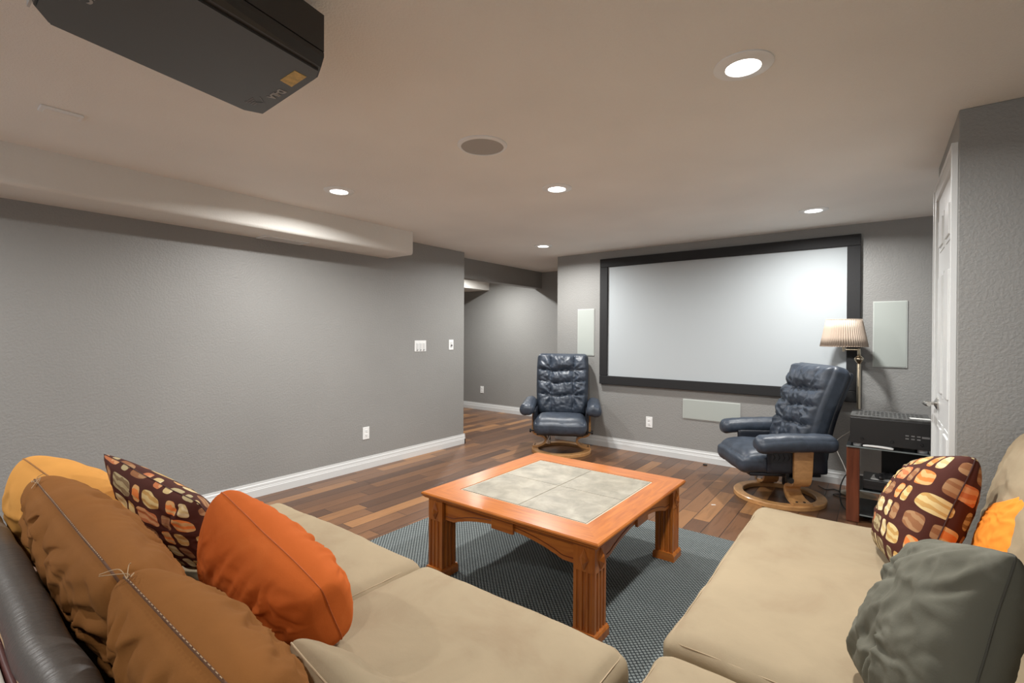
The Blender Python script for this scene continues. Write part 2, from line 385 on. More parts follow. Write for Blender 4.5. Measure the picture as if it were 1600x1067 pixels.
    def build(s, name, mat, parent=None, smooth=35, loc=None):
        me = bpy.data.meshes.new(name); s.bm.to_mesh(me); s.bm.free()
        me.materials.append(mat)
        if smooth:
            me.polygons.foreach_set('use_smooth', [True] * len(me.polygons))
            me.set_sharp_from_angle(angle=R(smooth))
        o = bpy.data.objects.new(name, me); COL.objects.link(o)
        if parent: o.parent = parent
        if loc: o.location = loc
        return o

def tag(o, label, cat, group=None, kind=None):
    if label: o['label'] = label
    if cat: o['category'] = cat
    if group: o['group'] = group
    if kind: o['kind'] = kind
    return o
def thing(name, label, cat, loc=(0, 0, 0), rz=0, group=None):
    o = bpy.data.objects.new(name, None); COL.objects.link(o); o.location = loc; o.rotation_euler = (0, 0, rz)
    o.empty_display_size = 0.05
    return tag(o, label, cat, group)
def struct(o, label=None): o['kind'] = 'structure'; o['label'] = label if label else o.name.replace('_', ' '); return o
def dup(root, loc=None, rz=None, label=None, group=None):
    r = root.copy(); COL.objects.link(r)
    if loc: r.location = loc
    if rz is not None: r.rotation_euler = (0, 0, rz)
    if label: r['label'] = label
    if group: r['group'] = group
    for ch in list(root.children):
        c = ch.copy(); COL.objects.link(c); c.parent = r
        for g in list(ch.children):
            d = g.copy(); COL.objects.link(d); d.parent = c
    return r
def spline(pts, n=10):
    out = []
    for i in range(len(pts) - 1):
        p0, p1, p2, p3 = (Vector(pts[max(0, i - 1)]), Vector(pts[i]), Vector(pts[i + 1]), Vector(pts[min(len(pts) - 1, i + 2)]))
        for k in range(n):
            a = k / n; out.append(.5 * ((2 * p1) + (p2 - p0) * a + (2 * p0 - 5 * p1 + 4 * p2 - p3) * a * a + (-p0 + 3 * p1 - 3 * p2 + p3) * a ** 3))
    out.append(Vector(pts[-1])); return out
spline0 = spline
def fbm(p, s=1.0, o=3): return noise.fractal(Vector(p) * s, 1.0, 2.0, o)

# ================================================================ ROOM SHELL
XL, YS, XR = -3.976, 5.17, 0.264
YB = -2.6
struct(MB().box((-7.7, YB - .2, -0.1), (2.5, 6.6, 0)).build('floor', M['floor'], smooth=0), 'dark brown wooden plank floor')
struct(MB().box((-7.7, YB - .2, H), (2.5, 6.6, H + .1)).build('ceiling', M['ceiling'], smooth=0), 'warm white textured ceiling')
struct(MB().box((XL - .14, YB, 0), (XL, 4.24, H), .006).build('wall_left', M['wall'], smooth=0), 'long grey wall on the left')
struct(MB().prism([(-3.24, YS), (2.3, YS), (2.3, YS + .14), (-3.10, YS + .14), (-3.10, 6.33), (-3.24, 6.33)], 0, H, 'Z').build('wall_screen', M['wall'], smooth=0), 'grey wall behind the projection screen')
struct(MB().box((-7.6, 6.33, 0), (-3.0, 6.45, H)).build('wall_hall', M['wall'], smooth=0), 'grey hallway wall beyond the opening')
struct(MB().box((-7.6, 4.10, 0), (XL - .14, 4.24, H)).build('wall_hall_near', M['wall'], smooth=0), 'grey hallway wall behind the left wall')
struct(MB().box((-7.7, 4.1, 0), (-7.6, 6.45, H)).build('wall_hall_end', M['wall'], smooth=0), 'grey wall closing the hallway')
struct(MB().box((2.2, YB, 0), (2.32, 2.825, H)).build('wall_side', M['wall'], smooth=0), 'grey side wall of the seating end')
DY0, DY1 = 2.895, 3.645           # door opening
wb = MB()
wb.box((XR, 2.825, 0), (2.3, 2.945, H), .004)
wb.box((XR + .001, 2.84, 2.09), (XR + .12, 3.725, H)).box((XR + .0, 3.64, 0), (XR + .12, 3.725, H), .004)
wb.box((XR + .12, 3.60, 0), (2.3, 3.725, H))
struct(wb.build('wall_right', M['wall'], smooth=0), 'grey wall corner on the right with the white door')
# beam and soffits
struct(MB().box((-4.40, 4.24, 2.044), (-4.262, 6.33, H)).build('trim_1', M['wall'], smooth=0), 'grey ceiling beam over the hallway opening')
pr = [(XL, 2.081), (-3.589 - .022, 2.081), (-3.589 - .006, 2.088), (-3.589, 2.105), (-3.589, H), (XL, H)]
struct(MB().prism(pr, YB, 3.10, 'Y').build('trim_2', M['soffit'], smooth=50), 'white boxed soffit along the left wall')
struct(MB().box((-7.6, 4.24, 2.07), (-5.35, 6.33, H)).build('trim_3', M['soffit'], smooth=0), 'white boxed soffit in the hallway')

def baseboard(name, a, b, nrm, label):
    """moulded baseboard from a to b, nrm = into the room"""
    prof = [(0, 0), (.016, 0), (.016, .058), (.013, .064), (.0135, .070), (.011, .074), (.010, .094), (.006, .101), (.005, .1165), (0, .1165)]
    a, b, n = Vector((*a, 0)), Vector((*b, 0)), Vector((*nrm, 0))
    bm = MB(); b2 = bmesh.new()
    A = [b2.verts.new(a + n * d + Vector((0, 0, z))) for d, z in prof]; B = [b2.verts.new(b + n * d + Vector((0, 0, z))) for d, z in prof]
    b2.faces.new(A); b2.faces.new(B[::-1])
    for k in range(len(prof)): b2.faces.new((A[k], B[k], B[(k + 1) % len(prof)], A[(k + 1) % len(prof)]))
    bmesh.ops.recalc_face_normals(b2, faces=b2.faces); bm._add(b2)
    return struct(bm.build(name, M['trim'], smooth=0), label)
baseboard('baseboard_left', (XL, YB), (XL, 4.256), (1, 0), 'white moulded baseboard along the left wall')
baseboard('baseboard_screen', (-3.256, YS), (2.2, YS), (0, -1), 'white moulded baseboard under the screen')
baseboard('baseboard_hall', (-7.6, 6.33), (-3.24, 6.33), (0, -1), 'white moulded baseboard in the hallway')
baseboard('baseboard_hall_side', (-3.24, 5.154), (-3.24, 6.33), (-1, 0), 'white baseboard on the hallway side')
baseboard('baseboard_right', (XR, 2.825), (2.2, 2.825), (0, -1), 'white baseboard on the right wall')
baseboard('baseboard_left_end', (XL + .016, 4.24), (-4.116, 4.24), (0, 1), 'white baseboard around the left wall end')

# door
d = bpy.data.objects.new('door_1', None); COL.objects.link(d); struct(d, 'white six panel door in the right wall')
def at_door(o): o.parent = d; return o
cs = MB()
cs.box((XR - .018, 2.832, 0), (XR + .002, 2.900, 2.155), .004).box((XR - .018, 3.64, 0), (XR + .002, 3.705, 2.155), .004).box((XR - .0172, 2.834, 2.088), (XR + .001, 3.703, 2.1535), .003)
cs.box((XR - .024, 2.828, 0), (XR, 2.846, 2.165), .003).box((XR - .024, 3.692, 0), (XR, 3.710, 2.165), .003).box((XR - .0232, 2.8295, 2.147), (XR - .001, 3.7085, 2.1635), .002)
cs.build('door_casing', M['trim'], d, 0)
sl = MB(); DX = XR - .004
sl.box((DX, DY0 + .004, .01), (DX + .035, DY1 - .004, 2.088), .002)
sl.build('door_slab', M['trim'], d, 0)
W = DY1 - DY0
for (y0, y1) in ((DY0 + .11, DY0 + W / 2 - .045), (DY0 + W / 2 + .045, DY1 - .11)):
    for (z0, z1) in ((.22, .86), (1.0, 1.66), (1.78, 1.97)):
        pm = MB(); t = .022
        for q, dp in ((0, .004), (t, -.006)):
            pass
        pm.prism([(y0, z0), (y1, z0), (y1, z1), (y0, z1)], DX - .0035, DX + .001, 'X')
        pm.prism([(y0 + t, z0 + t), (y1 - t, z0 + t), (y1 - t, z1 - t), (y0 + t, z1 - t)], DX - .011, DX + .001, 'X', bev=.004)
        pm.build('door_panel', M['trim'], d, 0)
hd = MB(); hy, hz = DY1 - .065, .945
hd.lathe([(0.0, 0), (.034, 0), (.034, .006), (.018, .014), (.010, .018)], 24, Matrix.Translation((DX, hy, hz)) @ Matrix.Rotation(-pi / 2, 4, 'Y'))
hd.cyl((DX - .01, hy, hz), (DX - .055, hy, hz), .009)
hd.tube([(DX - .052, hy + .004, hz), (DX - .058, hy - .03, hz + .001), (DX - .056, hy - .07, hz + .003), (DX - .052, hy - .105, hz + .004), (DX - .046, hy - .118, hz + .006)], .0115, 10)
hd.build('door_handle', M['nickel'], d, 40)
for z in (.25, 1.05, 1.88):
    h = MB(); h.cyl((DX - .006, DY0 + .001, z - .045), (DX - .006, DY0 + .001, z + .045), .006, 10)
    for k in range(5): h.cyl((DX - .006, DY0 + .001, z - .045 + k * .0205), (DX - .006, DY0 + .001, z - .041 + k * .0205), .0075, 10)
    h.box((DX - .003, DY0 - .012, z - .044), (DX - .0005, DY0 + .020, z + .044))
    h.build('hinge', M['nickel'], d, 40)

# ================================================================ WALL FITTINGS
def plate(name, label, cat, pos, nrm, w_, h_, kind, group=None):
    """wall plate: nrm '+x' faces +X, '-y' faces -Y"""
    rz = pi / 2 if nrm == '+x' else 0        # local front is -Y
    t = thing(name, label, cat, pos, rz, group)
    MB().box((-w_ / 2, -.006, -h_ / 2), (w_ / 2, 0, h_ / 2), .003).build('cover_plate', M['plate'], t, 0)
    if kind == 'outlet':
        for z in (-.021, .021):
            f = MB().box((-.0165, -.0085, z - .0145), (.0165, -.005, z + .0145), .004).build('socket', M['plate'], t, 0)
            s_ = MB()
            for x, hh in ((-.006, .005), (.006, .004)): s_.box((x - .001, -.0095, z + .002 - hh), (x + .001, -.0084, z + .002 + hh))
            s_.cyl((0, -.0084, z - .009), (0, -.0095, z - .009), .0022, 8)
            s_.build('slots', M['plate_dark'], f, 0)
    elif kind == 'switch3':
        for x in (-.046, 0, .046):
            MB().box((x - .0165, -.009, -.033), (x + .0165, -.005, .033), .002).build('rocker', M['trim'], t, 0)
            MB().box((x - .012, -.013, -.046), (x + .012, -.006, -.040), .001).build('slider', M['plate_dark'], t, 0)
    elif kind == 'jack':
        MB().box((-.0165, -.008, -.033), (.0165, -.005, .033), .002).build('insert', M['trim'], t, 0)
        MB().lathe([(0, 0), (.009, 0), (.008, .012), (0, .013)], 16, Matrix.Translation((0, -.008, -.006)) @ Matrix.Rotation(pi / 2, 4, 'X')).build('control_knob', M['plate_dark'], t, 40)
    return t
plate('wall_outlet', 'white outlet low on the long left wall above the baseboard', 'outlet', (XL, 2.852, .347), '+x', .075, .120, 'outlet')
plate('wall_outlet', 'white outlet on the wall below the screen, left of the low speaker panel', 'outlet', (-2.031, YS, .35), '-y', .075, .120, 'outlet')
plate('wall_outlet', 'white outlet on the hallway wall seen through the opening', 'outlet', (-5.50, 6.33, .35), '-y', .075, .120, 'outlet')
plate('light_switch', 'white three rocker switch plate near the end of the left wall', 'light switch', (XL, 3.545, 1.185), '+x', .165, .120, 'switch3')
plate('wall_control', 'single white wall plate with small dark knob beside the opening', 'wall control', (XL, 4.017, 1.192), '+x', .075, .120, 'jack')

def wall_panel(label, x0, x1, z0, z1):
    t = thing('wall_speaker', label, 'speaker', ((x0 + x1) / 2, YS, (z0 + z1) / 2))
    w_, h_ = x1 - x0, z1 - z0
    MB().box((-w_ / 2, -.008, -h_ / 2), (w_ / 2, 0, h_ / 2), .002).build('speaker_frame', M['speaker_edge'], t, 0)
    MB().box((-w_ / 2 + .007, -.0105, -h_ / 2 + .007), (w_ / 2 - .007, -.007, h_ / 2 - .007), .0015).build('speaker_grille', M['speaker_panel'], t, 0)
wall_panel('tall pale speaker panel in the wall left of the screen', -2.943, -2.716, 1.065, 1.628)
wall_panel('tall pale speaker panel in the wall right of the screen behind lamp', -.050, .181, 1.056, 1.617)
wall_panel('low wide pale speaker panel in the wall under the screen', -1.662, -1.096, .435, .643)

t = thing('projection_screen', 'large white projection screen in a black frame on the far wall', 'projection screen', (-1.382, YS, 1.474))
sx, sz, fwid = 1.246, .732, .098
f = MB()
sy0, sy1 = -.045, -.002
f.box((-sx, sy0, sz - fwid), (sx, sy1, sz), .005).box((-sx, sy0, -sz), (sx, sy1, -sz + fwid), .005)
f.box((-sx, sy0, -sz + fwid), (-sx + fwid, sy1, sz - fwid), .005).box((sx - fwid, sy0, -sz + fwid), (sx, sy1, sz - fwid), .005)
f.build('frame', M['screen_frame'], t, 0)
MB().box((-sx + fwid - .005, -.022, -sz + fwid - .005), (sx - fwid + .005, -.014, sz - fwid + .005)).build('screen_fabric', M['screen'], t, 0)

# ================================================================ CEILING FITTINGS
def can(x, y, label, power=LAMP_W, visible=True):
    t = thing('recessed_light', label, 'ceiling light', (x, y, H), 0)
    MB().lathe([(.100, 0), (.100, -.004), (.092, -.008), (.060, -.010), (.057, -.004)], 48, close=True).build('trim_ring', M['plate'], t, 40)
    MB().lathe([(0, -.0035), (.058, -.0035), (.058, -.002), (0, -.002)], 40).build('lens', M['lens'], t, 40)
    l = bpy.data.lights.new('bulb', 'AREA'); l.shape = 'DISK'; l.size = .11; l.energy = power; l.color = LAMP_COL; l.spread = R(165)
    lo = bpy.data.objects.new('bulb', l); COL.objects.link(lo); lo.parent = t; lo.location = (0, 0, -.012)
    return t
can(-.402, 1.895, 'lit recessed ceiling light nearest the viewer, upper right, with wide white trim')
can(-1.727, 2.739, 'lit recessed ceiling light in mid ceiling, between the round speaker and the screen')
can(-2.961, 1.90, 'lit recessed ceiling light on the left beside the boxed soffit')
can(-.419, 4.40, 'lit recessed ceiling light at the far right in front of the screen')
can(-2.968, 4.434, 'lit recessed ceiling light far back above the hallway opening')
can(-4.80, 5.45, 'lit recessed ceiling light in the hallway hidden behind the beam', LAMP_W * 1.2)
can(-.40, -.6, 'added unseen recessed fill light behind the viewer on the right', LAMP_W * .5)  # out-of-view lamp added as fill, dimmed to spare the right side
can(-2.96, -.6, 'added unseen recessed fill light behind the viewer on the left')  # second lamp added out of view to fill from behind the camera

t = thing('ceiling_speaker', 'round grey ceiling speaker with white rim in mid ceiling', 'speaker', (-1.645, 1.885, H))
MB().lathe([(.128, 0), (.128, -.006), (.120, -.012), (.110, -.012), (.110, -.006)], 64, close=True).build('rim', M['plate'], t, 40)
MB().lathe([(0, -.013), (.06, -.0125), (.111, -.009), (.111, -.005), (0, -.005)], 64).build('grille', M['grille_grey'], t, 40)

t = thing('ceiling_bar', 'small white rectangular fixture on the ceiling at upper left', 'ceiling fixture', (-2.905, .478, H), R(0))
MB().box((-.036, -.072, -.012), (.036, .072, 0), .004).build('housing', M['plate'], t, 0)
MB().box((-.024, -.058, -.014), (.024, .058, -.010), .001).build('cover', M['ceiling'], t, 0)
t = thing('air_vent', 'slim white air vent in the underside of the left soffit', 'vent', (-3.882, 1.985, 2.081))
v = MB().box((-.078, -.185, -.007), (.078, -.165, 0), .002).box((-.078, .165, -.007), (.078, .185, 0), .002).box((-.078, -.165, -.007), (-.062, .165, 0)).box((.062, -.165, -.007), (.078, .165, 0))
v.build('vent_frame', M['plate'], t, 0)
v = MB()
for k in range(7): v.box((-.056 + k * .018, -.165, -.006), (-.050 + k * .018, .165, -.001))
v.build('louvres', M['plate'], t, 0)
MB().box((-.064, -.166, -.0012), (.064, .166, 0)).build('vent_shadow', M['plate_dark'], t, 0)

# ================================================================ PROJECTOR
t = thing('projector', 'big black home cinema projector hanging upside down from the ceiling', 'projector', (-1.45, .5, 2.08))
base = [(-1.205, .205), (-1.575, .216), (-1.634, .250), (-1.728, .745), (-1.706, .797), (-1.345, .782), (-1.300, .765)]
outr = [(-1.160, .190), (-1.580, .206), (-1.645, .243), (-1.742, .750), (-1.714, .808), (-1.335, .792), (-1.270, .765)]
def loop(poly, z, k=1.0):
    return [((x + 1.45), (y - .5), z) for x, y in poly]
def loft(loops):
    b2 = bmesh.new(); Rg = [[b2.verts.new(p) for p in L] for L in loops]
    for A, B in zip(Rg, Rg[1:]):
        for k in range(len(A)): b2.faces.new((A[k], A[(k + 1) % len(A)], B[(k + 1) % len(A)], B[k]))
    b2.faces.new(Rg[0]); b2.faces.new(Rg[-1][::-1])
    bmesh.ops.recalc_face_normals(b2, faces=b2.faces); return MB()._add(b2)
loft([loop(base, 0), loop(base, .006)]).build('lower_lid', M['proj'], t, 0)
mid = [(a[0] * .5 + b[0] * .5, a[1] * .5 + b[1] * .5) for a, b in zip(base, outr)]
loft([loop(mid, .006), loop(outr, .030), loop(outr, .042)]).build('casing_band', M['proj_side'], t, 0)
inn = [((x + 1.45) * .985 - 1.45, (y - .5) * .985 + .5) for x, y in outr]
loft([loop(inn, .042), loop(inn, .046)]).build('casing_groove', M['black_matte'], t, 0)
loft([loop(outr, .046), loop(outr, .150), loop(mid, .160)]).build('upper_casing', M['proj_side'], t, 0)
MB().box((-.12, -.12, .160), (.12, .12, .168)).box((-.05, -.05, .168), (.05, .05, .2199)).build('ceiling_mount', M['black_matte'], t, 0)
MB().box((-.09, .29, .060), (.06, .300, .140), .003).cyl((.0, .285, .10), (.0, .312, .10), .045, 32).build('lens_mount', M['black'], t, 30)
MB().box((-.18, -.293, .02), (-.02, -.288, .14)).build('rear_label', M['paper'], t, 0)
MB().prism([(.014, .222), (.100, .221), (.096, .260), (.004, .263)], -.0012, 0, 'Z', mat=Matrix.Identity(4)).build('gold_sticker', M['gold'], t, 0)
def text(s, size, name, mat, parent, mtx, ext=.0006, bold=0):
    c = bpy.data.curves.new(name, 'FONT'); c.body = s; c.size = size; c.extrude = ext; c.offset = bold; c.align_x = 'CENTER'; c.align_y = 'CENTER'
    o = bpy.data.objects.new(name, c); COL.objects.link(o)
    dg = bpy.context.evaluated_depsgraph_get(); me = bpy.data.meshes.new_from_object(o.evaluated_get(dg))
    bpy.data.objects.remove(o); me.materials.clear(); me.materials.append(mat)
    n = bpy.data.objects.new(name, me); COL.objects.link(n); n.parent = parent; n.matrix_local = mtx; return n
def under(x, y, a=0):   # text on the underside: reading towards -X, up towards +Y
    Mx = Matrix(((-1, 0, 0), (0, 1, 0), (0, 0, -1))).to_4x4()
    return Matrix.Translation((x, y, -.0008)) @ Matrix.Rotation(a, 4, 'Z') @ Mx
text('D-ILA', .033, 'lettering', M['letter'], t, under(-.079, .257, R(0)), bold=.0010)
text('JVC', .040, 'lettering', M['letter'], t, under(.022, -.224, R(2)), bold=.0012)
lg = MB()
for k in range(4): lg.box((-.215, .222 + k * .008, -.0008), (-.165 - k * .009, .226 + k * .008, 0))
lg.tube([(-.21, .218, -.0004), (-.17, .262, -.0004), (-.14, .235, -.0004)], .0016, 4)
lg.build('emblem', M['letter_dim'], t, 0)

# ================================================================ RUG
rg = MB().box((-2.552, .9, .0005), (-.02, 3.285, .011), .004)
tag(rg.build('area_rug', M['rug'], smooth=0), 'blue grey woven rug under the coffee table', 'rug')

# ================================================================ COFFEE TABLE
TX0, TX1, TY0, TY1, TZ = -1.985, -.912, 1.780, 2.900, .458
cx, cy = (TX0 + TX1) / 2, (TY0 + TY1) / 2; hw, hd_ = (TX1 - TX0) / 2, (TY1 - TY0) / 2
t = thing('coffee_table', 'square orange oak coffee table with tiled top on the rug', 'coffee table', (cx, cy, .011))
z1 = TZ - .011; z0 = z1 - .030
ix, iy = .397, .400     # half size of the tile inlay
def edge_prof(dx): return [(0, z0), (-.010 + dx, z0), (-.010 + dx, z0 + .008), (dx - .004, z0 + .012), (dx, z0 + .020), (dx - .002, z0 + .026), (dx - .006, z1), (0, z1)]
# four mitred top rails
def rail(axis, sgn):
    b2 = bmesh.new(); inner = iy if axis == 'x' else ix; outer = hd_ if axis == 'x' else hw
    other_in = ix if axis == 'x' else iy; other_out = hw if axis == 'x' else hd_
    pr_ = [(inner, z0), (outer - .014, z0), (outer - .014, z0 + .006), (outer - .006, z0 + .007), (outer - .006, z0 + .011), (outer - .0095, z0 + .012), (outer - .0095, z0 + .014), (outer - .002, z0 + .015), (outer, z0 + .018), (outer - .001, z0 + .024), (outer - .006, z1), (inner, z1)]
    rings = []
    for e in (-1, 1):
        rr = []
        for dd, z in pr_:
            ln = e * (other_in + (dd - inner) * (other_out - other_in) / (outer - inner))
            rr.append(b2.verts.new((ln, sgn * dd, z) if axis == 'x' else (sgn * dd, ln, z)))
        rings.append(rr)
    A, B = rings; b2.faces.new(A); b2.faces.new(B[::-1])
    for k in range(len(pr_)): b2.faces.new((A[k], B[k], B[(k + 1) % len(pr_)], A[(k + 1) % len(pr_)]))
    bmesh.ops.recalc_face_normals(b2, faces=b2.faces)
    return MB()._add(b2).build('tabletop_rail', M['oak_' + axis], t, 30)
for a_ in ('x', 'y'):
    for s_ in (-1, 1): rail(a_, s_)
MB().box((-ix, -iy, z0), (ix, iy, z1 - .003)).build('grout_bed', M['grout'], t, 0)
for i in (-1, 1):
    for j in (-1, 1):
        g = .0018; e = .011
        MB().box((min(i * g, i * (ix - e)), min(j * g, j * (iy - e)), z1 - .004), (max(i * g, i * (ix - e)), max(j * g, j * (iy - e)), z1 - .0005), .001).build('stone_tile', M['tile'], t, 0)
LW = .104
def apron(axis, sgn):
    L_ = (hw if axis == 'x' else hd_) - .035 - LW; off = (hd_ if axis == 'x' else hw) - .050
    top = z0 + .001
    def low(u):           # u in -1..1, lower edge height below the top
        a = abs(u)
        if a > .86: return .108
        if a > .70: return .108 - .018 * (1 - cos(pi * (.86 - a) / .16)) / 2
        return .090 - .040 * (cos(a / .70 * pi / 2)) ** .8
    n = 40; poly = [(-L_, top), (L_, top)] + [(L_ * (1 - 2 * k / n), top - low(1 - 2 * k / n)) for k in range(n + 1)]
    a0, a1 = (off - .022, off) if sgn > 0 else (-off, -off + .022)
    o = MB().prism(poly, a0, a1, 'Y' if axis == 'x' else 'X').build('apron', M['oak_' + axis], t, 0)
    f_ = MB(); fy_ = sgn * (off + .0005)
    def pt(u, z): return (u * L_, fy_, z) if axis == 'x' else (fy_, u * L_, z)
    for sg in (-1, 1):
        f_.tube([pt(sg * (1 - .83 * k / 24), top - low(1 - .83 * k / 24) + .020) for k in range(25)], .0022, 5)
    f_.tube([pt(-1, top - .010), pt(-.17, top - .010)], .0025, 4); f_.tube([pt(.17, top - .010), pt(1, top - .010)], .0025, 4)
    f_.build('incised_line', M['oak_dark'], o, 0)
    # centre block
    bo = .068 if axis == 'x' else .068
    q0, q1 = (sgn * (off - .002), sgn * (off + .014))
    lo_, hi_ = min(q0, q1), max(q0, q1)
    b_ = MB()
    if axis == 'x': b_.box((-bo, lo_, top - .066), (bo, hi_, top - .002), .003)
    else: b_.box((lo_, -bo, top - .066), (hi_, bo, top - .002), .003)
    b_.build('centre_block', M['oak_' + axis], o, 0)
for a_ in ('x', 'y'):
    for s_ in (-1, 1): apron(a_, s_)
for sx_ in (-1, 1):
    for sy_ in (-1, 1):
        lx, ly = sx_ * (hw - .030 - LW / 2), sy_ * (hd_ - .030 - LW / 2); h_ = LW / 2
        lg = MB()
        # fluted shaft
        def prof(z): return h_
        fl = [-.028, 0, .028]
        outline = []
        def side(p0, p1, nrm):
            p0, p1, nrm = Vector(p0), Vector(p1), Vector(nrm); out = [p0]
            mid_ = (p0 + p1) / 2; dr = (p1 - p0).normalized()
            for q in fl:
                for dq, dp in ((-.0095, 0), (-.0065, .0065), (0, .009), (.0065, .0065), (.0095, 0)): out.append(mid_ + dr * (q + dq) - nrm * dp)
            return out
        c4 = [(-h_, -h_), (h_, -h_), (h_, h_), (-h_, h_)]; nn = [(0, -1), (1, 0), (0, 1), (-1, 0)]
        for k in range(4): outline += side(c4[k], c4[(k + 1) % 4], nn[k])
        lg.prism([(lx + p.x, ly + p.y) for p in outline], .045, .300, 'Z')
        lg.box((lx - h_, ly - h_, .299), (lx + h_, ly + h_, z0 + .001))
        L = lg.build('leg', M['oak_z'], t, 0)
        MB().prism([(-h_ - .011, 0), (h_ + .011, 0), (h_ + .011, .032), (h_ + .006, .041), (h_ + .001, .046), (-h_ - .001, .046), (-h_ - .006, .041), (-h_ - .011, .032)], ly - h_ - .011, ly + h_ + .011, 'Y', mat=Matrix.Translation((lx, 0, 0))).build('plinth_foot', M['oak_x'], L, 0)
        dm = MB()
        for nx, ny in ((sx_, 0), (0, sy_)):
            c_ = Vector((lx + nx * h_, ly + ny * h_, .352)); tx = Vector((-ny, nx, 0)) if False else Vector((abs(ny), abs(nx), 0)); nv = Vector((nx, ny, 0))
            b2 = bmesh.new(); q = [c_ + tx * .023, c_ + Vector((0, 0, .046)), c_ - tx * .023, c_ - Vector((0, 0, .046))]
            vs = [b2.verts.new(p) for p in q] + [b2.verts.new(p + nv * .003) for p in q]
            ap1 = b2.verts.new(c_ + nv * .019 + Vector((0, 0, .016))); ap2 = b2.verts.new(c_ + nv * .019 - Vector((0, 0, .016)))
            T = vs[4:]
            b2.faces.new((T[0], T[1], ap1)); b2.faces.new((T[1], T[2], ap1)); b2.faces.new((T[2], T[3], ap2)); b2.faces.new((T[3], T[0], ap2)); b2.faces.new((T[0], ap1, ap2)); b2.faces.new((T[2], ap2, ap1))
            for k in range(4): b2.faces.new((vs[k], vs[(k + 1) % 4], T[(k + 1) % 4], T[k]))
            bmesh.ops.recalc_face_normals(b2, faces=b2.faces); dm._add(b2)
        dm.build('diamond_ornament', M['oak_z'], L, 0)

# ================================================================ SOFAS
SZ = .450   # seat top
def seat_cushion(parent, x0, x1, y0, y1, ztop, h=.17, seed=0, cr=(18, .013, .009), r_=.045, crown=.02, seams=()):
    sx_, sy_ = x1 - x0, y1 - y0
    def fn(c, u):
        k = (1 - (abs(u.x)) ** 4) * (1 - abs(u.y) ** 4)
        z = c.z + (crown * k if u.z > 0 else 0)
        n1 = fbm((c.x + seed, c.y, c.z), 2.2, 3) * .008
        z += n1 * (1 if u.z > .5 else .2)
        bul = .010 * (1 - u.z ** 2)
        x = c.x + (bul * (1 if c.x > 0 else -1) if abs(u.x) > .98 else 0) + fbm((c.y * 3 + seed, c.z * 3, 1), 2, 2) * .006 * abs(u.x) ** 6
        y = c.y + (bul * (1 if c.y > 0 else -1) if abs(u.y) > .98 else 0) + fbm((c.x * 3 + seed, c.z * 3, 5), 2, 2) * .006 * abs(u.y) ** 6
        # gathered pulls near the edges
        edge = max(abs(u.x), abs(u.y))
        if edge > .75 and u.z > .2:
            z += .003 * fbm(((c.x * 14 if abs(u.y) > abs(u.x) else c.x * 3) + seed, (c.y * 14 if abs(u.x) > abs(u.y) else c.y * 3), 0), 1, 2) * (edge - .75) * 4
        return (x, y, z)
    cxx, cyy, czz = (x0 + x1) / 2, (y0 + y1) / 2, ztop - crown - h / 2
    o = MB().rbox((sx_, sy_, h), r_, 44, fn).build('seat_cushion', M['suede'], parent, 60, None)
    pl = parent.matrix_world.translation if False else Vector(parent.location)
    o.location = Vector((cxx, cyy, czz)) - pl
    # piping around upper edge
    pts = []; hx, hy_, hz_ = sx_ / 2 - .010, sy_ / 2 - .010, h / 2 - .016; rc = .045
    for qx, qy, a0 in ((1, 1, 0), (-1, 1, 90), (-1, -1, 180), (1, -1, 270)):
        for k in range(6):
            a = R(a0 + k * 18); pts.append((qx * (hx - rc) + rc * cos(a), qy * (hy_ - rc) + rc * sin(a), hz_))
    pp = []
    for i in range(len(pts)):
        a, b = Vector(pts[i]), Vector(pts[(i + 1) % len(pts)]); n_ = max(1, int((b - a).length / .03))
        for k in range(n_):
            p = a.lerp(b, k / n_)
            u = Vector((p.x / (sx_ / 2), p.y / (sy_ / 2), 1)); p.z += crown * (1 - min(1, abs(u.x)) ** 4) * (1 - min(1, abs(u.y)) ** 4) * 1.0
            pp.append(p + Vector((0, 0, fbm((p.x + seed, p.y, p.z), 2.2, 3) * .008)))
    MB().tube(pp, .0016, 6, cyclic=True).build('piping', M['seam_cream'], o, 60)
    return o

sf = thing('sectional_sofa', 'long beige suede sofa with dark brown leather back, on the left in the foreground', 'sofa', (-1.6, .7, 0))
def L2(p, o): return (p[0] - o[0], p[1] - o[1], p[2] - o[2])
O1 = (-1.6, .7, 0)
MB().box(L2((-2.52, .22, .05), O1), L2((-.58, 1.245, .245), O1), .03, 3).build('base', M['sofa_leather'], sf, 40)
for x in (-2.40, -.70):
    for y in (.32, 1.15):
        MB().box(L2((x - .03, y - .03, .0115 if x > -2.55 and y > .9 else .0005), O1), L2((x + .03, y + .03, .055), O1), .004).build('leg', M['black_matte'], sf, 0)
# padded leather back
def backroll(c, u):
    z = c.z; y = c.y
    if u.z > .2: pass
    return (c.x, y - .006 * u.z + fbm((c.x * 2.5, c.y, c.z), 2, 2) * .006, z + fbm((c.x * 1.7, 3, c.y), 2, 2) * .008)
MB().rbox((2.02, .095, .60), .045, 40, backroll).build('backrest', M['sofa_leather'], sf, 60, L2((-1.60, .205, .405), O1))
seat_cushion(sf, -2.535, -1.425, .32, 1.290, SZ, seed=1)
seat_cushion(sf, -1.412, -.560, .32, 1.292, SZ, seed=5)

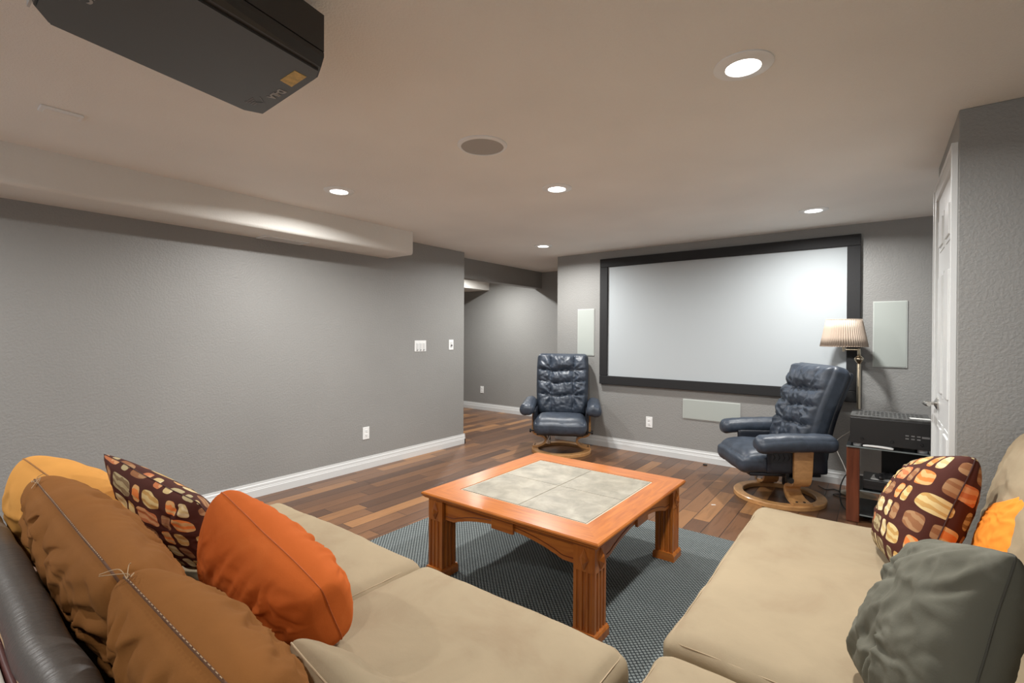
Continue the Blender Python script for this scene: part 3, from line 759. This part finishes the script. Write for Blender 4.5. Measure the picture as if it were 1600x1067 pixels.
sr = thing('sectional_sofa', 'beige suede sofa section on the right against the grey wall corner', 'sofa', (.1, 1.6, 0))
O2 = (.1, 1.6, 0)
MB().box(L2((-.47, .30, .05), O2), L2((.60, 2.78, .245), O2), .03, 3).build('base', M['sofa_leather'], sr, 40)
for x, y in ((-.40, 2.70), (-.40, 1.40), (-.40, .36), (.52, 2.70), (.52, .36)):
    MB().box(L2((x - .03, y - .03, .0115 if x < -.02 else .0005), O2), L2((x + .03, y + .03, .055), O2), .004).build('leg', M['black_matte'], sr, 0)
seat_cushion(sr, -.505, .44, 1.400, 2.805, SZ, seed=9)
seat_cushion(sr, -.500, .44, .36, 1.376, SZ - .014, seed=12)
MB().rbox((.16, 2.5, .62), .07, 30).build('backrest', M['suede'], sr, 60, L2((.615, 1.54, .42), O2))

# ---- pillows
def pillow(name, label, mat, seam_mat, A, B, C, D, th, seed=0, cr=(0, .01), wr=.010, p=.42, ps=None, pull=.08, fold=(2, 4), octv=2, nn=84, seamr=.003, group=None, flat=1.0):
    """A top-left, B top-right, C bottom-right, D bottom-left; flat scales the bulge of the rear face"""
    A, B, C, D = map(Vector, (A, B, C, D)); c = (A + B + C + D) / 4
    u = ((B - A) + (C - D)).normalized(); v = ((A - D) + (B - C)); v = (v - u * v.dot(u)).normalized(); n = u.cross(v)
    rot = Matrix((u, v, n)).transposed(); ri = rot.transposed()
    a_, b_, c_, d_ = [ri @ (q - c) for q in (A, B, C, D)]
    rnd = random.Random(seed); CR = {1: [], -1: []}
    for side_ in (1, -1):
        for k in range(cr[0]):
            e = rnd.choice((0, 0, 0, 1, 2, 3)); q = rnd.uniform(-.95, .95)
            p0 = [(q, 1), (-1, q), (1, q), (q, -1)][e]; tgt = (rnd.uniform(-.5, .5) + p0[0] * .3, rnd.uniform(-.5, .4) + p0[1] * .1)
            f_ = rnd.uniform(.35, .95); p1 = (p0[0] + (tgt[0] - p0[0]) * f_, p0[1] + (tgt[1] - p0[1]) * f_)
            CR[side_].append((p0, p1, rnd.uniform(.030, .075), rnd.uniform(.5, 1.2), rnd.choice((-1, 1)), rnd.uniform(-.16, .16)))
    def crease(s, tt, side):
        z = 0
        for (x0, y0), (x1, y1), w1, dp, sg, cv in CR[side]:
            dx, dy = x1 - x0, y1 - y0; L2_ = dx * dx + dy * dy + 1e-6
            f_ = ((s - x0) * dx + (tt - y0) * dy) / L2_; g = max(0, min(1, f_)); L_ = math.sqrt(L2_)
            d = ((s - x0) * dy - (tt - y0) * dx) / L_ + cv * sin(pi * g)
            if f_ < 0 or f_ > 1: d = math.copysign(math.hypot(d, (f_ - g) * L_), d)
            if abs(d) > .4: continue
            am = dp * (1 - g) ** .6
            z += am * (-math.exp(-(d / w1) ** 2) + .75 * math.exp(-((d - sg * 1.9 * w1) / (1.2 * w1)) ** 2))
        return z
    def shape(s, tt, side):
        ed = (1 - s * s) * (1 - tt * tt)
        ss = s * (1 - pull * (1 - tt * tt) * s * s); t2 = tt * (1 - pull * (1 - s * s) * tt * tt)
        rc = 1 - .055 * (s * tt) ** 6
        ss *= rc; t2 *= rc
        fs, ft = (ss + 1) / 2, (t2 + 1) / 2
        q = (d_ * (1 - fs) + c_ * fs) * (1 - ft) + (a_ * (1 - fs) + b_ * fs) * ft
        z = side * th / 2 * max(0, 1 - s * s) ** (ps or p) * max(0, 1 - tt * tt) ** p
        if side > 0: z *= flat
        k = min(1, ed * 1.6)
        wx = fbm((s * 1.3 + seed, tt * 1.3, seed), 1, 2)
        f1 = fbm((s * fold[0] + seed + wx, tt * fold[1] + wx, side * 3 + seed), 1.0, octv)
        f1 = .5 - 1.6 * abs(f1)
        ang = math.atan2(1 - abs(tt), 1 - abs(s)); rad = math.hypot(1 - abs(tt), 1 - abs(s))
        f2 = sin(ang * 9 + seed + wx * 2) * math.exp(-((rad - .35) / .25) ** 2)
        f3 = fbm((s * 7 + seed, tt * 7, 2), 1, 2)
        q.z += side * (cr[1] if side > 0 else cr[-1]) * min(1, ed * (4 if side > 0 else 1.2)) * crease(s, tt, side)
        q.z += z + side * k * wr * (.9 * f1 + .45 * f2 + .10 * f3)
        q.x += fbm((q.y * 4, seed, 0), 1, 2) * .010 * abs(s) ** 3; q.y += fbm((q.x * 4, seed, 7), 1, 2) * .010 * abs(tt) ** 3
        return q
    b2 = bmesh.new(); uvl = b2.loops.layers.uv.new('UVMap'); UV = {}
    grids = []
    def cc(i): a = -1 + 2 * i / nn; return sin(a * pi / 2) * .55 + a * .45
    for side in (1, -1):
        g = [[None] * (nn + 1) for _ in range(nn + 1)]
        for i in range(nn + 1):
            for j in range(nn + 1):
                if side == -1 and (i in (0, nn) or j in (0, nn)): g[i][j] = grids[0][i][j]; continue
                s, tt = cc(i), cc(j); q = shape(s, tt, side)
                vv = b2.verts.new(q); g[i][j] = vv; UV[vv] = ((s + 1) / 2, (tt + 1) / 2)
        grids.append(g)
    for gi, g in enumerate(grids):
        for i in range(nn):
            for j in range(nn):
                a = (g[i][j], g[i + 1][j], g[i + 1][j + 1], g[i][j + 1])
                if gi: a = a[::-1]
                fc = b2.faces.new(a)
                for l in fc.loops: q = UV[l.vert]; l[uvl].uv = (q[0] + (0.137 if gi else 0), q[1])
    g0 = grids[0]
    per = [g0[i][0].co.copy() for i in range(nn)] + [g0[nn][j].co.copy() for j in range(nn)] + [g0[nn - i][nn].co.copy() for i in range(nn)] + [g0[0][nn - j].co.copy() for j in range(nn)]
    me = bpy.data.meshes.new(name); b2.to_mesh(me); b2.free(); me.materials.append(mat)
    me.polygons.foreach_set('use_smooth', [True] * len(me.polygons))
    o = bpy.data.objects.new(name, me); COL.objects.link(o)
    mt = rot.to_4x4(); mt.translation = c; o.matrix_world = mt
    tag(o, label, 'pillow', group)
    if seam_mat: MB().tube(per, seamr, 6, cyclic=True).build('seam', seam_mat, o, 60)
    return o

pillow('throw_pillow', 'golden yellow velvet pillow at the far left, behind the brown cushions', M['yellow'], M['seam_yellow'], (-2.50, .30, .87), (-1.97, .48, .67), (-2.05, .62, .46), (-2.74, .40, .45), .32, ps=.3, seed=3, cr=(9, .012), wr=.016, p=.40, fold=(.8, 3))
pillow('back_cushion', 'brown velvet cushion leaning on the leather back, the one touching the golden pillow', M['brown'], M['seam_brown'], (-2.28, .300, .835), (-1.27, .295, .805), (-1.24, .44, .47), (-2.2, .46, .47), .25, ps=.22, seed=11, cr=(18, .022, .008), wr=.022, p=.34, pull=.03, fold=(4.5, .8), seamr=.0028, nn=110, flat=.8)
pillow('back_cushion', 'brown velvet cushion nearest the viewer, pressed against the cream cushion', M['brown'], M['seam_brown'], (-1.23, .290, .835), (-.72, .315, .785), (-.76, .46, .46), (-1.25, .44, .46), .23, ps=.24, seed=23, cr=(16, .020, .007), wr=.020, p=.34, pull=.03, fold=(4.0, .8), seamr=.0028, nn=110, flat=.8)
pillow('back_cushion', 'cream suede cushion at the bottom edge beside the brown velvet cushion', M['suede'], M['seam_cream'], (-.935, .485, .715), (-.38, .48, .60), (-.36, .70, .455), (-.93, .67, .455), .15, seed=31, cr=(7, .008), wr=.010, p=.36, pull=.05, seamr=.002, fold=(3, .8))
pillow('throw_pillow', 'brown pillow with striped pebble pattern on the left sofa between golden and orange pillows', M['pattern'], M['seam_pat'], (-2.24, .47, .90), (-1.86, .66, .73), (-1.74, .82, .46), (-2.12, .62, .46), .18, seed=7, cr=(10, .007), wr=.007, p=.5, pull=.08, seamr=.0018)
pillow('throw_pillow', 'rust orange suede pillow standing on the left sofa in front of the brown cushions', M['orange'], M['seam_orange'], (-1.62, .63, .84), (-1.14, .69, .655), (-1.17, .78, .46), (-1.82, .70, .46), .25, ps=.26, seed=19, wr=.018, p=.38, pull=.04, seamr=.0018, fold=(4.5, 1))

pillow('back_cushion', 'cream suede back cushion of the right sofa leaning against the grey wall side', M['suede'], M['seam_cream'], (.485, 2.775, .955), (.47, 1.55, .95), (.37, 1.55, .46), (.37, 2.775, .46), .22, seed=41, cr=(7, .009), wr=.010, p=.30, pull=.03, seamr=.002, fold=(2, 2))
pillow('throw_pillow', 'bright orange pillow at the right edge behind the grey green pillow', M['orange2'], None, (.335, 2.42, .73), (.385, 2.02, .88), (.315, 1.95, .55), (.265, 2.35, .48), .11, seed=43, cr=(4, .004), wr=.006)
pillow('throw_pillow', 'brown pillow with striped pebble pattern on the right sofa against the cream cushion', M['pattern'], M['seam_pat'], (.15, 2.63, .80), (.275, 2.30, .915), (.10, 2.13, .455), (-.005, 2.50, .46), .23, seed=47, cr=(6, .005), wr=.006, p=.42, pull=.04, seamr=.0022)
pillow('throw_pillow', 'large grey green suede pillow lying at the bottom right corner', M['grey'], M['seam_grey'], (.125, 1.70, .775), (.215, 1.30, .92), (.105, 1.22, .46), (-.055, 1.56, .460), .20, seed=53, cr=(16, .013), wr=.016, p=.40, pull=.04, seamr=.0022, fold=(1.6, 2.2))

random.seed(12)
for nm, pts in (('back_cushion', .10), ('back_cushion.001', .08)):
    pil = bpy.data.objects[nm]; sm = [c for c in pil.children if c.name.startswith('seam')][0]
    bb = [v.co for v in sm.data.vertices]; xs0, xs1 = min(c.x for c in bb), max(c.x for c in bb)
    tb = MB(); k = 0; x = xs0 + (xs1 - xs0) * pts
    while x < xs1 - (xs1 - xs0) * .12:
        near = max((c for c in bb if abs(c.x - x) < .012), key=lambda c: c.y, default=None)
        if near is not None: tb.tube([(x, near.y + .0012, near.z - .001), (x + .0075, near.y + .0012, near.z - .001)], .0007, 5)
        x += .0135
    for i in range(4):
        x = xs0 + (xs1 - xs0) * pts; near = max((c for c in bb if abs(c.x - x) < .012), key=lambda c: c.y)
        a = Vector((x, near.y + .002, near.z)); tb.tube(spline0([a, a + Vector((random.uniform(-.03, .02), random.uniform(.005, .015), random.uniform(-.02, .02))), a + Vector((random.uniform(-.05, .03), random.uniform(0, .02), random.uniform(-.03, .03)))]), .0009, 5)
    tb.build('loose_thread', M['thread'], pil, 60)

# throw folded behind the leather back
t = thing('folded_throw', 'red and white throw with stitched maroon edge behind the leather sofa back', 'blanket', (-1.7, .06, .40))
def strip(name, y, ztop, zb, th, m_, par=t):
    MB().rbox((1.5, th, ztop - zb), min(.02, th / 2.1), 16, lambda c, u: (c.x, c.y + fbm((c.x * 2 + y * 9, c.z, 0), 1.5, 2) * .006, c.z + fbm((c.x * 2, y, 2), 1.5, 2) * .006)).build(name, m_, par, 60, (0, y - .06, (ztop + zb) / 2 - .40))
strip('maroon_edge', .146, .660, .10, .012, M['maroon'])
strip('white_band', .133, .654, .10, .013, M['white_fabric'])
strip('red_cloth', .108, .652, .10, .034, M['red'])
MB().tube([(-.75 + k * .03, .092 , .262 + fbm((k * .1, 0, 0), 1, 2) * .004) for k in range(51)], .0022, 5).build('stitching', M['thread'], t, 60)

# ================================================================ RECLINER CHAIRS
def make_chair(label):
    """front faces local -Y, origin on the floor at the ring centre"""
    t = thing('recliner_chair', label, 'armchair', (0, 0, 0), 0, None)
    # ring base
    ro, ri, hh = .335, .262, .036
    MB().lathe([(ri, .002), (ro, .002), (ro, hh - .006), (ro - .006, hh), (ri + .006, hh), (ri, hh - .006)], 72, close=True).build('ring_base', M['ply'], t, 40)
    # bent plywood side supports, S shaped seen from the front
    for s in (-1, 1):
        path = [(.318, .455), (.318, .30), (.318, .235), (.305, .200), (.268, .180), (.215, .168), (.182, .145), (.176, .115), (.196, .085), (.235, .062), (.285, .050), (.322, .047)]
        # smooth the path
        P_ = []
        for i in range(len(path) - 1):
            p0 = path[max(0, i - 1)]; p1 = path[i]; p2 = path[i + 1]; p3 = path[min(len(path) - 1, i + 2)]
            for k in range(4):
                a = k / 4
                P_.append(tuple(.5 * ((2 * p1[j]) + (-p0[j] + p2[j]) * a + (2 * p0[j] - 5 * p1[j] + 4 * p2[j] - p3[j]) * a * a + (-p0[j] + 3 * p1[j] - 3 * p2[j] + p3[j]) * a ** 3) for j in (0, 1)))
        P_.append(path[-1]); b2 = bmesh.new(); rings = []; th = .022; n_ = len(P_)
        for i, (x, z) in enumerate(P_):
            a = P_[max(0, i - 1)]; c = P_[min(n_ - 1, i + 1)]; d_ = Vector((c[0] - a[0], c[1] - a[1])).normalized(); nr = Vector((-d_.y, d_.x)) * th / 2
            fr = i / (n_ - 1); wd = .070 - .012 * sin(pi * fr); yo = -.012 * sin(fr * pi)
            q = [(x + nr.x, yo - wd, z + nr.y), (x + nr.x, yo + wd, z + nr.y), (x - nr.x, yo + wd, z - nr.y), (x - nr.x, yo - wd, z - nr.y)]
            rings.append([b2.verts.new((s * a_, b_ + .03, c_)) for a_, b_, c_ in q])
        for A, B in zip(rings, rings[1:]):
            for k in range(4): b2.faces.new((A[k], A[(k + 1) % 4], B[(k + 1) % 4], B[k]))
        b2.faces.new(rings[0]); b2.faces.new(rings[-1][::-1]); bmesh.ops.recalc_face_normals(b2, faces=b2.faces)
        sp = MB()._add(b2).build('side_support', M['ply'], t, 40)
        for by in (-.005, .05): MB().cyl((s * .300, by, .058), (s * .300, by, .0635), .009, 12).build('bolt', M['black_matte'], sp, 40)
        # metal bracket with tension knob
        MB().box((s * .292 - .007, -.085, .21), (s * .292 + .007, -.060, .46), .003).cyl((s * .27, -.072, .235), (s * .345, -.072, .235), .008).cyl((s * .335, -.072, .235), (s * .352, -.072, .235), .021, 20).build('arm_bracket', M['black_matte'], t, 40)
    MB().box((-.29, -.05, .215), (.29, .10, .240), .004).box((-.10, -.12, .20), (.10, .16, .225), .004).box((-.16, .10, .06), (-.13, .13, .22)).cyl((-.29, .02, .225), (.29, .02, .225), .012).build('mechanism', M['black_matte'], t, 40)
    MB().tube([(-.12, -.10, .22), (-.14, -.13, .15), (-.13, -.12, .12)], .011, 8).box((-.150, -.130, .10), (-.118, -.120, .150), .004).build('recline_lever', M['nickel'], t, 40)
    # seat
    def seatf(c, u):
        x, y, z = c
        if u.z > 0: z += .018 * (1 - u.x ** 4) * (1 - u.y ** 2) * u.z
        fr = max(0, -u.y)
        z -= .030 * fr ** 3 * max(0, u.z); z += (-.02) * fr ** 2
        x *= 1 + .03 * fr
        z += fbm((x * 5, y * 5, z * 3), 1.5, 3) * .004
        # seam groove across the front roll
        z -= .008 * math.exp(-((abs(x) - .20) / .008) ** 2) * (u.z > .5) * 0
        return (x, y, z)
    st = MB().rbox((.56, .60, .19), .085, 36, seatf).build('seat', M['navy'], t, 60)
    st.location = (0, -.115, .335); st.rotation_euler = (R(-5), 0, 0)
    MB().box((-.25, -.33, .235), (.25, .20, .262), .01).build('seat_pan', M['navy_dark'], t, 40)
    # tufted back
    BW, BH, BT_ = .60, .74, .15
    hs = (.150, .005, -.145)       # horizontal seams (v from centre), the first closes the head pillow
    xs_ = .135
    def backf(c, u):
        x, y, z = c
        wd = 1.0 + .02 * u.z - .05 * max(0, -u.z) ** 2 - .06 * max(0, u.z - .55)
        if u.y < 0:
            fall = max(0, 1 - max(abs(u.x), abs(u.z)) ** 8)
            vseam = xs_ + .006 * sin(z * 22)
            dv = abs(abs(x) - vseam)
            dh = min(abs(z - h_ - (.010 * sin(x * 20) if abs(x) < xs_ else .16 * (abs(x) - xs_) * (1 if h_ < .15 else .6))) for h_ in hs)
            puff = .042 * (1 - math.exp(-dv / .018)) * (1 - math.exp(-dh / .018))
            if z > hs[0] and abs(x) < xs_: puff += .030 * math.sin(min(1, (z - hs[0]) / (.37 - hs[0])) * pi) ** .6
            if abs(x) >= xs_: puff += .008
            # creases pulling toward seam crossings
            wv = 0
            if abs(x) >= xs_:
                near = min(hs, key=lambda q: abs(z - q)); ang = math.atan2(z - near, abs(x) - xs_ + .02)
                wv = sin(ang * 9 + (2 if x > 0 else 0) + near * 30) * .006 * math.exp(-max(0, abs(x) - xs_ - .10) / .06)
            else:
                wv = sin(x * 75 + z * 25 + 2.5 * fbm((x * 8, z * 6, 1), 1, 2)) * .0035
            wv += fbm((x * 11, z * 16, 3), 1.5, 3) * .010
            y -= fall * (puff + wv)
        # lumbar curve: the pad bows forward low down and back at the neck
        y += .035 * (u.z ** 2) - .05 * max(0, u.z - .5) ** 2
        return (x * wd, y, z)
    bk = MB().rbox((BW, BT_, BH), .055, 76, backf).build('backrest', M['navy'], t, 80)
    bk.location = (0, .205, .735); bk.rotation_euler = (R(-17), 0, 0)
    sh = MB().rbox((BW * .955, .07, BH * .96), .035, 20, lambda c, u: (c.x * (1.0 - .06 * max(0, u.z - .55)), c.y + .035 * u.z ** 2 - .03 * max(0, u.z - .5) ** 2, c.z)).build('back_shell', M['navy_dark'], bk, 60); sh.location = (0, .075, -.004)
    pp = []
    for k in range(60):
        a = 2 * pi * k / 60; ca, sa = cos(a), sin(a); ex = .22
        pp.append(((abs(ca) ** ex) * (1 if ca > 0 else -1) * BW * .485, .030 + .030 * (abs(sa) ** ex) ** 2, (abs(sa) ** ex) * (1 if sa > 0 else -1) * BH * .482))
    MB().tube(pp, .005, 6, cyclic=True).build('welt', M['navy_dark'], bk, 60)
    # arms
    for s in (-1, 1):
        def armf(c, u):
            x, y, z = c
            z += .014 * cos(u.x * 1.5) * (u.z > 0); x *= 1 + .10 * max(0, -u.y)
            g = max(0, abs(u.y) - .75) * 4
            z += fbm((x * 30, y * 8, 0), 1, 2) * .007 * g + fbm((x * 12, y * 9, z * 8 + s), 1, 3) * .006
            z += -.012 * u.y ** 2
            return (x + s * .02 * (1 - u.z) * 0, y, z)
        a_ = MB().rbox((.150, .58, .115), .055, 26, armf).build('armrest', M['navy'], t, 60)
        a_.location = (s * .362, -.050, .518); a_.rotation_euler = (R(2), s * R(10), 0)
        MB().rbox((.035, .44, .22), .015, 12).build('side_panel', M['navy_dark'], t, 60, (s * .286, .0, .38))
        lc = MB()
        for k in range(9): lc.tube([(s * .305, -.18 + k * .035, .42), (s * .3065, -.165 + k * .035, .395), (s * .305, -.18 + k * .035, .37)], .003, 5)
        lc.build('lacing', M['black_matte'], t, 60)
    return t
ch = make_chair('navy leather recliner with round wooden ring base left of the screen, facing the room')
ch.location = (-2.86, 4.66, 0); ch.rotation_euler = (0, 0, R(29))
ch2 = dup(ch, (-.65, 4.45, 0), R(-57), 'navy leather recliner in front of the lamp and media stand, turned to the left')

# ================================================================ MEDIA STAND
sx0, sy0_ = -.185, 4.175
t = thing('media_stand', 'cherry wood and black glass media stand beside the door', 'media stand', (sx0, sy0_, 0))
SWd, SDp = .66, .44
for (x, y) in ((0, 0), (SWd - .08, 0)):
    MB().box((x, y + .004, .0), (x + .078, y + .05, .533), .006).build('post', M['cherry'], t, 0)
for z, y0_ in ((.533, -.01), (.225, .012), (.052, .012)):
    o = MB().box((0 if z > .5 else .02, y0_, z), (SWd, SDp, z + .011), .002).build('glass_shelf', M['glass'], t, 0)
    MB().box((0 if z > .5 else .02, y0_ - .0015, z + .001), (SWd, y0_ + .0005, z + .010)).build('polished_edge', M['glass_edge'], o, 0)
MB().box((.20, SDp - .06, .0), (.46, SDp - .02, .533), .004).build('rear_spine', M['black_matte'], t, 0)

rx, ry, rz_ = sx0 + .020, sy0_ - .008, .544
t = thing('av_receiver', 'large black receiver on top of the media stand', 'receiver', (rx, ry, rz_))
rw, rd, rh = .44, .36, .195
MB().box((0, 0, .022), (rw, rd, .022 + rh - .014), .004).build('body', M['receiver'], t, 0)
lid = MB().box((.002, .004, .022 + rh - .014), (rw - .002, rd - .004, .022 + rh), .003).build('lid', M['receiver_top'], t, 0)
v = MB()
for i in range(16):
    for j in range(3): v.box((.03 + i * .024, .06 + j * .09, .022 + rh), (.045 + i * .024, .11 + j * .09, .0225 + rh))
v.build('vent_slots', M['black_matte'], lid, 0)
for x in (.045, rw - .045):
    for y in (.045, rd - .05):
        MB().lathe([(.026, 0), (.027, .004), (.027, .018), (.022, .022)], 28, Matrix.Translation((x, y, 0))).build('foot', M['chrome'], t, 40)
for x in (.070, .235, .39):
    MB().lathe([(.0, .009), (.007, .009), (.009, .003), (.009, 0)], 20, Matrix.Translation((x, 0, .058)) @ Matrix.Rotation(pi / 2, 4, 'X')).build('knob', M['black'], t, 40)
v = MB()
for x in (.305, .335, .365):
    for z in (.085, .105): v.box((x, -.001, z), (x + .018, .001, z + .008))
v.box((.39, -.001, .10), (.43, .001, .112)).build('front_buttons', M['letter_dim'], t, 0)

t = tag(MB().box((-.055, -.03, 0), (.055, .03, .0006)).build('paper_slip', M['paper'], None, 0, (rx + .385, ry + .095, rz_ + .2172)), 'white paper slip lying on top of the receiver', 'paper')
t.rotation_euler = (0, 0, R(4))
def rem(c, u): return (c.x * (1 - .25 * u.y * 0), c.y * (1 - .35 * max(0, u.x)), c.z + .004 * (1 - u.x ** 2))
o = MB().rbox((.17, .042, .015), .007, 10, rem).build('remote_control', M['plate'], None, 60, (-.005, 4.180, .5520)); o.rotation_euler = (0, 0, R(-8)); tag(o, 'white remote control lying at the front edge of the media stand top', 'remote control')
t = thing('disc_player', 'flat black media player box on the middle shelf of the stand', 'media player', (-.09, 4.21, .236))
MB().box((0, 0, .006), (.43, .26, .072), .004).build('case', M['receiver'], t, 0)
for x in (.04, .39):
    for y in (.04, .22): MB().cyl((x, y, 0), (x, y, .007), .012, 12).build('foot', M['black_matte'], t, 0)
MB().box((.02, -.001, .03), (.16, .001, .045)).build('disc_slot', M['black_matte'], t, 0)
o = MB().box((-.105, -.07, 0), (.105, .07, .004), .001).build('paper_stack', M['paper'], None, 0, (.065, 4.30, .309)); o.rotation_euler = (0, 0, R(-6)); tag(o, 'white papers lying on the flat black media player', 'paper')
def gp(label, loc, rz):
    t = thing('game_controller', label, 'game controller', loc, rz)
    MB().rbox((.11, .06, .034), .016, 12, lambda c, u: (c.x, c.y - .018 * abs(u.x) ** 2, c.z)).build('body', M['black'], t, 60, (0, 0, .018))
    for s in (-1, 1):
        MB().rbox((.036, .085, .032), .015, 10).build('grip', M['black'], t, 60, (s * .056, -.032, .0165))
        MB().lathe([(.008, 0), (.006, .006), (.009, .010), (0, .012)], 14).build('thumb_stick', M['black_matte'], t, 60, (s * .022, -.008, .034))
gp('black game controller on the papers, the one nearer the stand post', (.045, 4.30, .3145), R(20))
gp('black game controller on the papers, the one nearer the door', (.185, 4.285, .3145), R(-35))

# ================================================================ FLOOR LAMP
lx, ly = -.137, 4.90
t = thing('floor_lamp', 'brass swing arm floor lamp with pleated beige shade behind the media stand', 'floor lamp', (lx, ly, 0))
MB().lathe([(0, 0), (.125, 0), (.125, .010), (.09, .020), (.03, .028), (.014, .04), (.014, .05)], 40).build('base', M['brass'], t, 40)
MB().lathe([(.013, .04), (.013, 1.085), (.011, 1.09), (.016, 1.10), (.030, 1.120), (.033, 1.132), (.027, 1.145), (.014, 1.156), (.009, 1.162), (.012, 1.17), (.010, 1.215), (0, 1.218)], 28).build('pole', M['brass'], t, 40)
MB().tube([(0, 0, 1.205), (-.05, -.002, 1.205), (-.105, -.004, 1.205)], .006, 10).cyl((-.105, -.004, 1.19), (-.105, -.004, 1.27), .010).cyl((-.105, -.004, 1.27), (-.105, -.004, 1.33), .017).build('swing_arm', M['brass'], t, 40)
npl = 58
def shade_pt(i, j):
    a = 2 * pi * i; zz = 1.232 + j * .228; r0 = .164 - j * .044
    k = (i * npl) % 1; rr = r0 + .0075 * (1 - abs(2 * k - 1)) * 1.0
    return (-.105 + rr * cos(a), -.004 + rr * sin(a), zz)
sh = MB().grid(npl * 4, 3, shade_pt, cyc_u=True).build('lamp_shade', M['shade'], t, 20)
md = sh.modifiers.new('solid', 'SOLIDIFY'); md.thickness = .0015
tr = MB()
for zz, r0 in ((1.233, .1665), (1.457, .1235)): tr.tube([(-.105 + r0 * cos(2 * pi * k / 60), -.004 + r0 * sin(2 * pi * k / 60), zz) for k in range(60)], .003, 6, cyclic=True)
tr.build('shade_trim', M['shade'], sh, 60)
MB().tube([(-.105 - .120, -.004, 1.44), (-.105, -.004, 1.40), (-.105 + .120, -.004, 1.44)], .002, 6).cyl((-.105, -.004, 1.33), (-.105, -.004, 1.41), .003).build('shade_harp', M['brass'], t, 40)

# ================================================================ CABLES AND SCRAPS
tag(MB().tube(spline([(-.14, 4.62, .26), (-.20, 4.56, .24), (-.235, 4.50, .15), (-.225, 4.42, .05), (-.16, 4.36, .005), (-.05, 4.32, .005)]), .0045, 8).build('power_cable', M['cable_black'], None, 60), 'black cable looping down beside the cherry wood post', 'cable')
tag(MB().tube(spline([(-.05, 4.95, .62), (-.20, 5.02, .50), (-.30, 5.04, .38), (-.24, 4.98, .22), (-.16, 4.86, .06), (-.10, 4.80, .004), (.1, 4.75, .004)]), .0035, 8).build('power_cable', M['cable_white'], None, 60), 'pale cable hanging along the wall behind the recliner', 'cable')
tag(MB().tube(spline([(-.42, 4.98, .005), (-.36, 4.90, .005), (-.30, 4.95, .005), (-.24, 4.86, .005), (-.30, 4.78, .005), (-.20, 4.72, .005), (-.05, 4.75, .005), (.10, 4.60, .005)]), .0035, 8).build('power_cable', M['cable_black'], None, 60), 'thin black cable coiled on the floor behind the recliner ring', 'cable')
o = MB().box((-.016, -.007, 0), (.016, .007, .001)).build('paper_scrap', M['paper'], None, 0, (-1.02, 3.92, .0005)); o.rotation_euler = (0, 0, R(35)); tag(o, 'tiny white paper scrap on the wood floor right of the table', 'scrap')
o = MB().rbox((.040, .022, .012), .005, 6).build('furniture_glide', M['black_matte'], None, 60, (-1.40, 5.06, .0065)); tag(o, 'small black glide lying by the baseboard under the screen', 'furniture glide')
